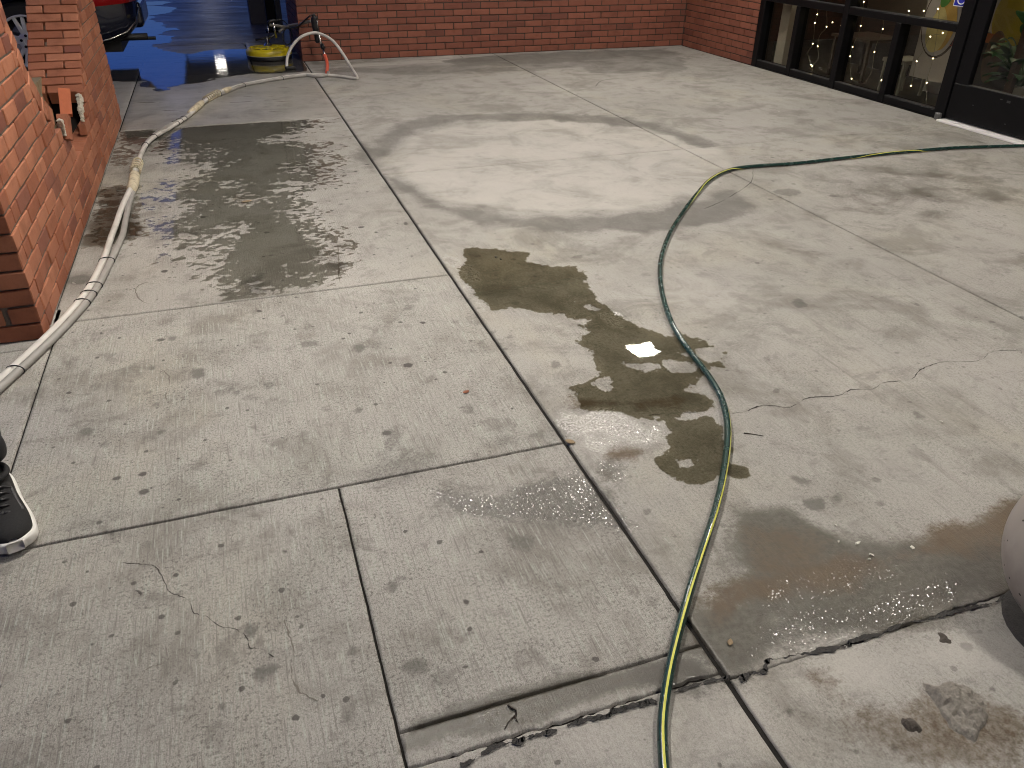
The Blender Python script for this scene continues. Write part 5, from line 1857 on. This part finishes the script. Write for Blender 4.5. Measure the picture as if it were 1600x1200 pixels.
leaf(728, 612, 0.026, 0.4, M['leaf'], 'small red brown dry leaf on the slab left of the puddle')
leaf(891, 690, 0.035, -0.8, M['leaf_tan'], 'tan dry leaf lying in the joint where slabs meet')
leaf(385, 315, 0.06, 0.3, M['leaf_tan'], 'tan dry leaf on the streaky wet slab')
leaf(1141, 1003, 0.02, 0.9, M['leaf_tan'], 'tiny tan leaf in the wide joint by the green hose')
sc_pts = [(1340, 850, .016), (1362, 868, .012), (1425, 857, .016), (1310, 847, .01), (1305, 822, .01), (1391, 842, .008), (1470, 660, .013), (1295, 165, .022), (1217, 175, .012), (1358, 875, .01), (775, 403, .02), (783, 406, .016)]
for i, (px, py, r_) in enumerate(sc_pts):
    c = gnd(px, py, 0)
    bm = bmesh.new()
    bmesh.ops.create_icosphere(bm, subdivisions=1, radius=r_ * 0.5, matrix=Matrix.Diagonal((1, 0.6, 0.4, 1)))
    for v in bm.verts:
        v.co += Vector([random.uniform(-.12, .12) * r_ for _ in range(3)])
    o = bm_obj('white_scrap', bm, M['scrap'] if i != 10 and i != 11 else M['dark_stone'])
    o.location = (c[0], c[1], r_ * 0.18 + 0.001)
    o.rotation_euler = (0, 0, random.uniform(0, 3))
    if i in (10, 11):
        o.name = 'debris_clump'
        tag(o, 'dark clump of debris at the top of the puddle', 'debris', 'debris clumps in the puddle')
    elif py < 200:
        tag(o, 'white pebble on the patio, ' + ('nearer to the shop panes' if px > 1250 else 'farther from the shop panes'), 'pebble', 'pebbles by the shop window')
    else:
        lab_ = {6: 'lone white scrap on the dry slab between the long crack and the ball bollard', 2: 'white scrap nearest to the ball bollard on the brown wet band', 4: 'white scrap farthest from the kerb gap on the wet brown slab'}.get(i, 'small white paper scrap in the cluster on the wet brown slab')
        tag(o, lab_, 'scrap', 'white scraps on the wet slab')

# ------------------------------------------------------------------ person at the left edge
person = tag(empty('person', (-0.770, 2.03, 0), math.radians(-70)), 'person in black trousers and black trainers with white soles, at the left edge', 'person')


def skin_mesh(name, verts, edges, radii, mat, parent, sub=2, root=0):
    me_ = bpy.data.meshes.new(name)
    me_.from_pydata(verts, edges, [])
    o = bpy.data.objects.new(name, me_)
    link(o)
    o.modifiers.new('skin', 'SKIN')
    for i, r_ in enumerate(radii):
        rr_ = r_ if hasattr(r_, '__len__') else (r_, r_)
        me_.skin_vertices[0].data[i].radius = rr_
    me_.skin_vertices[0].data[root].use_root = True
    sb = o.modifiers.new('sub', 'SUBSURF')
    sb.levels = sb.render_levels = sub
    dg = bpy.context.evaluated_depsgraph_get()
    m2 = bpy.data.meshes.new_from_object(o.evaluated_get(dg))
    bpy.data.objects.remove(o)
    return mesh_obj(name, m2, mat, parent, True)


m_skin = simple('skin', (0.42, 0.24, 0.16), 0.5, var=0.08)
m_cloth = simple('black_cloth', (0.012, 0.012, 0.014), 0.85, var=0.3, sc=60, bump=0.002)
m_jacket = simple('charcoal_jacket', (0.03, 0.03, 0.035), 0.85, var=0.2, sc=40, bump=0.002)
# facing +x; left foot at y=+0.02 (visible), right foot behind
FT = [(0.0, 0.0), (-0.28, -0.22)]
bv = [(-0.14, -0.10, 0.95), (-0.14, -0.10, 1.15), (-0.13, -0.10, 1.38), (-0.12, -0.10, 1.47), (-0.10, -0.10, 1.56), (-0.09, -0.10, 1.66), (-0.10, -0.10, 1.72),
      (-0.13, 0.08, 1.40), (-0.12, 0.15, 1.13), (0.02, 0.14, 0.93), (0.07, 0.13, 0.86), (-0.13, -0.28, 1.40), (-0.14, -0.36, 1.13), (0.0, -0.34, 0.93), (0.06, -0.33, 0.86),
      (-0.10, 0.0, 0.88), (-0.05, 0.0, 0.50), (-0.06, 0.0, 0.10), (-0.18, -0.20, 0.88), (-0.21, -0.22, 0.50), (-0.34, -0.22, 0.10)]
be = [(0, 1), (1, 2), (2, 3), (3, 4), (4, 5), (5, 6), (2, 7), (7, 8), (8, 9), (9, 10), (2, 11), (11, 12), (12, 13), (13, 14), (0, 15), (15, 16), (16, 17), (0, 18), (18, 19), (19, 20)]
br = [(0.15, 0.11), (0.145, 0.10), (0.15, 0.10), (0.055, 0.055), (0.075, 0.07), (0.095, 0.078), (0.07, 0.06), 0.055, 0.042, 0.03, 0.026, 0.055, 0.042, 0.03, 0.026, 0.085, 0.058, 0.04, 0.085, 0.058, 0.04]
skin_mesh('body', bv, be, br, m_skin, person)
# hands: palm and five bent fingers each
for (wx_, wy_, wz_, sgn) in ((0.085, 0.13, 0.84, 1), (0.075, -0.33, 0.84, -1)):
    hv, he, hr = [(wx_ - 0.01, wy_, wz_ + 0.015), (wx_ + 0.035, wy_, wz_ - 0.045)], [(0, 1)], [(0.024, 0.032), (0.018, 0.034)]
    for k in range(4):
        o_ = (k - 1.5) * 0.018
        b0 = len(hv)
        ln = (0.9, 1.05, 1.0, 0.8)[k]
        hv += [(wx_ + 0.042, wy_ + o_, wz_ - 0.065), (wx_ + 0.045, wy_ + o_, wz_ - 0.065 - 0.035 * ln), (wx_ + 0.032, wy_ + o_, wz_ - 0.065 - 0.06 * ln)]
        he += [(1, b0), (b0, b0 + 1), (b0 + 1, b0 + 2)]
        hr += [0.0095, 0.0085, 0.0075]
    b0 = len(hv)
    hv += [(wx_ + 0.035, wy_ - sgn * 0.045, wz_ - 0.03), (wx_ + 0.055, wy_ - sgn * 0.055, wz_ - 0.06)]
    he += [(0, b0), (b0, b0 + 1)]
    hr += [0.011, 0.009]
    skin_mesh('hand', hv, he, hr, m_skin, person, 2)
skin_mesh('trousers', [(-0.14, -0.10, 1.02), (-0.14, -0.10, 0.93), (-0.10, 0.0, 0.86), (-0.055, 0.0, 0.50), (-0.065, 0.0, 0.20), (-0.065, 0.0, 0.115), (-0.18, -0.20, 0.86), (-0.21, -0.22, 0.50), (-0.33, -0.22, 0.20), (-0.34, -0.22, 0.115)],
          [(0, 1), (1, 2), (2, 3), (3, 4), (4, 5), (1, 6), (6, 7), (7, 8), (8, 9)], [(0.165, 0.125), (0.17, 0.13), 0.105, 0.076, 0.064, 0.060, 0.105, 0.076, 0.064, 0.060], m_cloth, person)
skin_mesh('jacket', [(-0.14, -0.10, 0.93), (-0.14, -0.10, 1.15), (-0.13, -0.10, 1.38), (-0.122, -0.10, 1.47), (-0.13, 0.09, 1.40), (-0.12, 0.155, 1.13), (0.02, 0.145, 0.94), (0.055, 0.135, 0.885), (-0.13, -0.29, 1.40), (-0.14, -0.365, 1.13), (0.0, -0.345, 0.94), (0.045, -0.335, 0.885)],
          [(0, 1), (1, 2), (2, 3), (2, 4), (4, 5), (5, 6), (6, 7), (2, 8), (8, 9), (9, 10), (10, 11)], [(0.18, 0.14), (0.165, 0.125), (0.175, 0.125), (0.075, 0.07), 0.07, 0.056, 0.045, 0.042, 0.07, 0.056, 0.045, 0.042], m_jacket, person)
bm = bmesh.new()
bmesh.ops.create_uvsphere(bm, u_segments=24, v_segments=14, radius=0.105, matrix=Matrix.Translation((-0.105, -0.10, 1.685)) @ Matrix.Diagonal((1.0, 0.86, 1.0, 1)))
bmesh.ops.delete(bm, geom=[v for v in bm.verts if v.co.z < 1.66 and v.co.x > -0.10], context='VERTS')
bm_obj('hair', bm, simple('dark_hair', (0.015, 0.01, 0.008), 0.6), person, True)
for s_ in (-1, 1):
    bm = bmesh.new()
    bmesh.ops.create_uvsphere(bm, u_segments=12, v_segments=8, radius=0.011, matrix=Matrix.Translation((-0.006, -0.10 + s_ * 0.032, 1.645)))
    bm_obj('eye', bm, simple('eye_white', (0.5, 0.48, 0.45), 0.2), person, True)
bm = bmesh.new()
bmesh.ops.create_cone(bm, cap_ends=True, segments=10, radius1=0.018, radius2=0.006, depth=0.05, matrix=Matrix.Translation((0.008, -0.10, 1.615)) @ Matrix.Rotation(0.25, 4, 'Y'))
bm_obj('nose', bm, m_skin, person, True)

m_mesh = simple('black_knit', (0.010, 0.010, 0.011), 0.8, var=0.5, sc=260, bump=0.002)
m_sole = simple('white_foam_sole', (0.72, 0.71, 0.68), 0.55, var=0.08, sc=30)
m_lace = simple('grey_overlay', (0.035, 0.035, 0.038), 0.45, var=0.2, sc=60)


def shoe(ox, oy, rz):
    s = empty('shoe', (ox, oy, 0), rz)
    s.parent = person
    # stations along x (heel -> toe): half width, sole top z, upper top z, toe lift
    st = [(-0.105, 0.020, 0.045, 0.085, 0.012), (-0.098, 0.032, 0.045, 0.10, 0.006), (-0.07, 0.038, 0.040, 0.105, 0.0), (-0.03, 0.038, 0.036, 0.10, 0.0), (0.02, 0.040, 0.032, 0.100, 0.0), (0.06, 0.046, 0.030, 0.088, 0.0),
          (0.10, 0.051, 0.029, 0.074, 0.001), (0.14, 0.051, 0.029, 0.066, 0.003), (0.165, 0.050, 0.030, 0.066, 0.004), (0.185, 0.042, 0.031, 0.062, 0.006), (0.200, 0.029, 0.032, 0.056, 0.009), (0.208, 0.012, 0.034, 0.046, 0.012)]
    n = 16
    V, F = [], []
    for x, w, zs_, zu, lf in st:
        for k in range(n):
            a = math.pi * k / (n - 1)
            c, sn = math.cos(a), math.sin(a)
            V.append((x, w * (abs(c) ** 0.75) * (1 if c > 0 else -1), zs_ + (zu - zs_) * sn ** 0.8))
    for i in range(len(st) - 1):
        for k in range(n - 1):
            F.append((i * n + k, i * n + k + 1, (i + 1) * n + k + 1, (i + 1) * n + k))
    F.append(tuple(range(n)))
    o = mesh_obj('upper', from_py('upper', V, F), m_mesh, s, True)
    sb = o.modifiers.new('sub', 'SUBSURF')
    sb.levels = sb.render_levels = 1
    V, F = [], []
    m_ = 8
    for i, (x, w, zs_, zu, lf) in enumerate(st):
        ww = w + 0.007
        xx = x + (0.008 if x > 0.15 else (-0.008 if x < -0.09 else 0))
        wave = 0.0025 * math.sin(x * 75)
        for (yy, zz) in ((ww * 0.93, lf), (ww * 1.02, lf + 0.008), (ww, zs_ + 0.004 + wave), (ww * 0.9, zs_ + 0.007 + wave), (-ww * 0.9, zs_ + 0.007 + wave), (-ww, zs_ + 0.004 + wave), (-ww * 1.02, lf + 0.008), (-ww * 0.93, lf)):
            V.append((xx, yy, zz))
    for i in range(len(st) - 1):
        for k in range(m_):
            F.append((i * m_ + k, i * m_ + (k + 1) % m_, (i + 1) * m_ + (k + 1) % m_, (i + 1) * m_ + k))
    F += [tuple(range(m_)), tuple((len(st) - 1) * m_ + k for k in range(m_))[::-1]]
    o = mesh_obj('sole', from_py('sole', V, F), m_sole, s, True)
    sb = o.modifiers.new('sub', 'SUBSURF')
    sb.levels = sb.render_levels = 1
    for k, x in enumerate((0.035, 0.055, 0.075, 0.095)):
        zt = np.interp(x, [q[0] for q in st], [q[3] for q in st])
        w = 0.030 - k * 0.002
        tube('lace', [(x, -w, zt - 0.012), (x + 0.004, -w * 0.5, zt + 0.001), (x + 0.006, 0, zt + 0.004), (x + 0.004, w * 0.5, zt + 0.001), (x, w, zt - 0.012)], 0.0035, M['black_plastic'], s, 6)
    for sg_ in (-1, 1):
        pts_ = [(x, sg_ * (np.interp(x, [q[0] for q in st], [q[1] for q in st]) * 0.72), np.interp(x, [q[0] for q in st], [q[3] for q in st]) - 0.014) for x in (0.03, 0.06, 0.09, 0.112)]
        pts_.append((0.120, 0, np.interp(0.12, [q[0] for q in st], [q[3] for q in st]) + 0.001))
        tube('overlay', spline(pts_, 5), 0.0045, m_lace, s, 6)
    tube('collar', np.array([(-0.035 + 0.055 * math.cos(a), 0.036 * math.sin(a), 0.100 + 0.006 * math.cos(a)) for a in np.linspace(0, 2 * math.pi, 25)]), 0.007, m_mesh, s, 8)
    return s


shoe(0.05, 0.0, -0.04)
shoe(-0.24, -0.22, -0.15)
skin_mesh('trouser_cuff', [(-0.04, 0.0, 0.20), (-0.03, 0.0, 0.145), (-0.025, 0.0, 0.105)], [(0, 1), (1, 2)], [0.062, 0.063, 0.058], m_cloth, person)
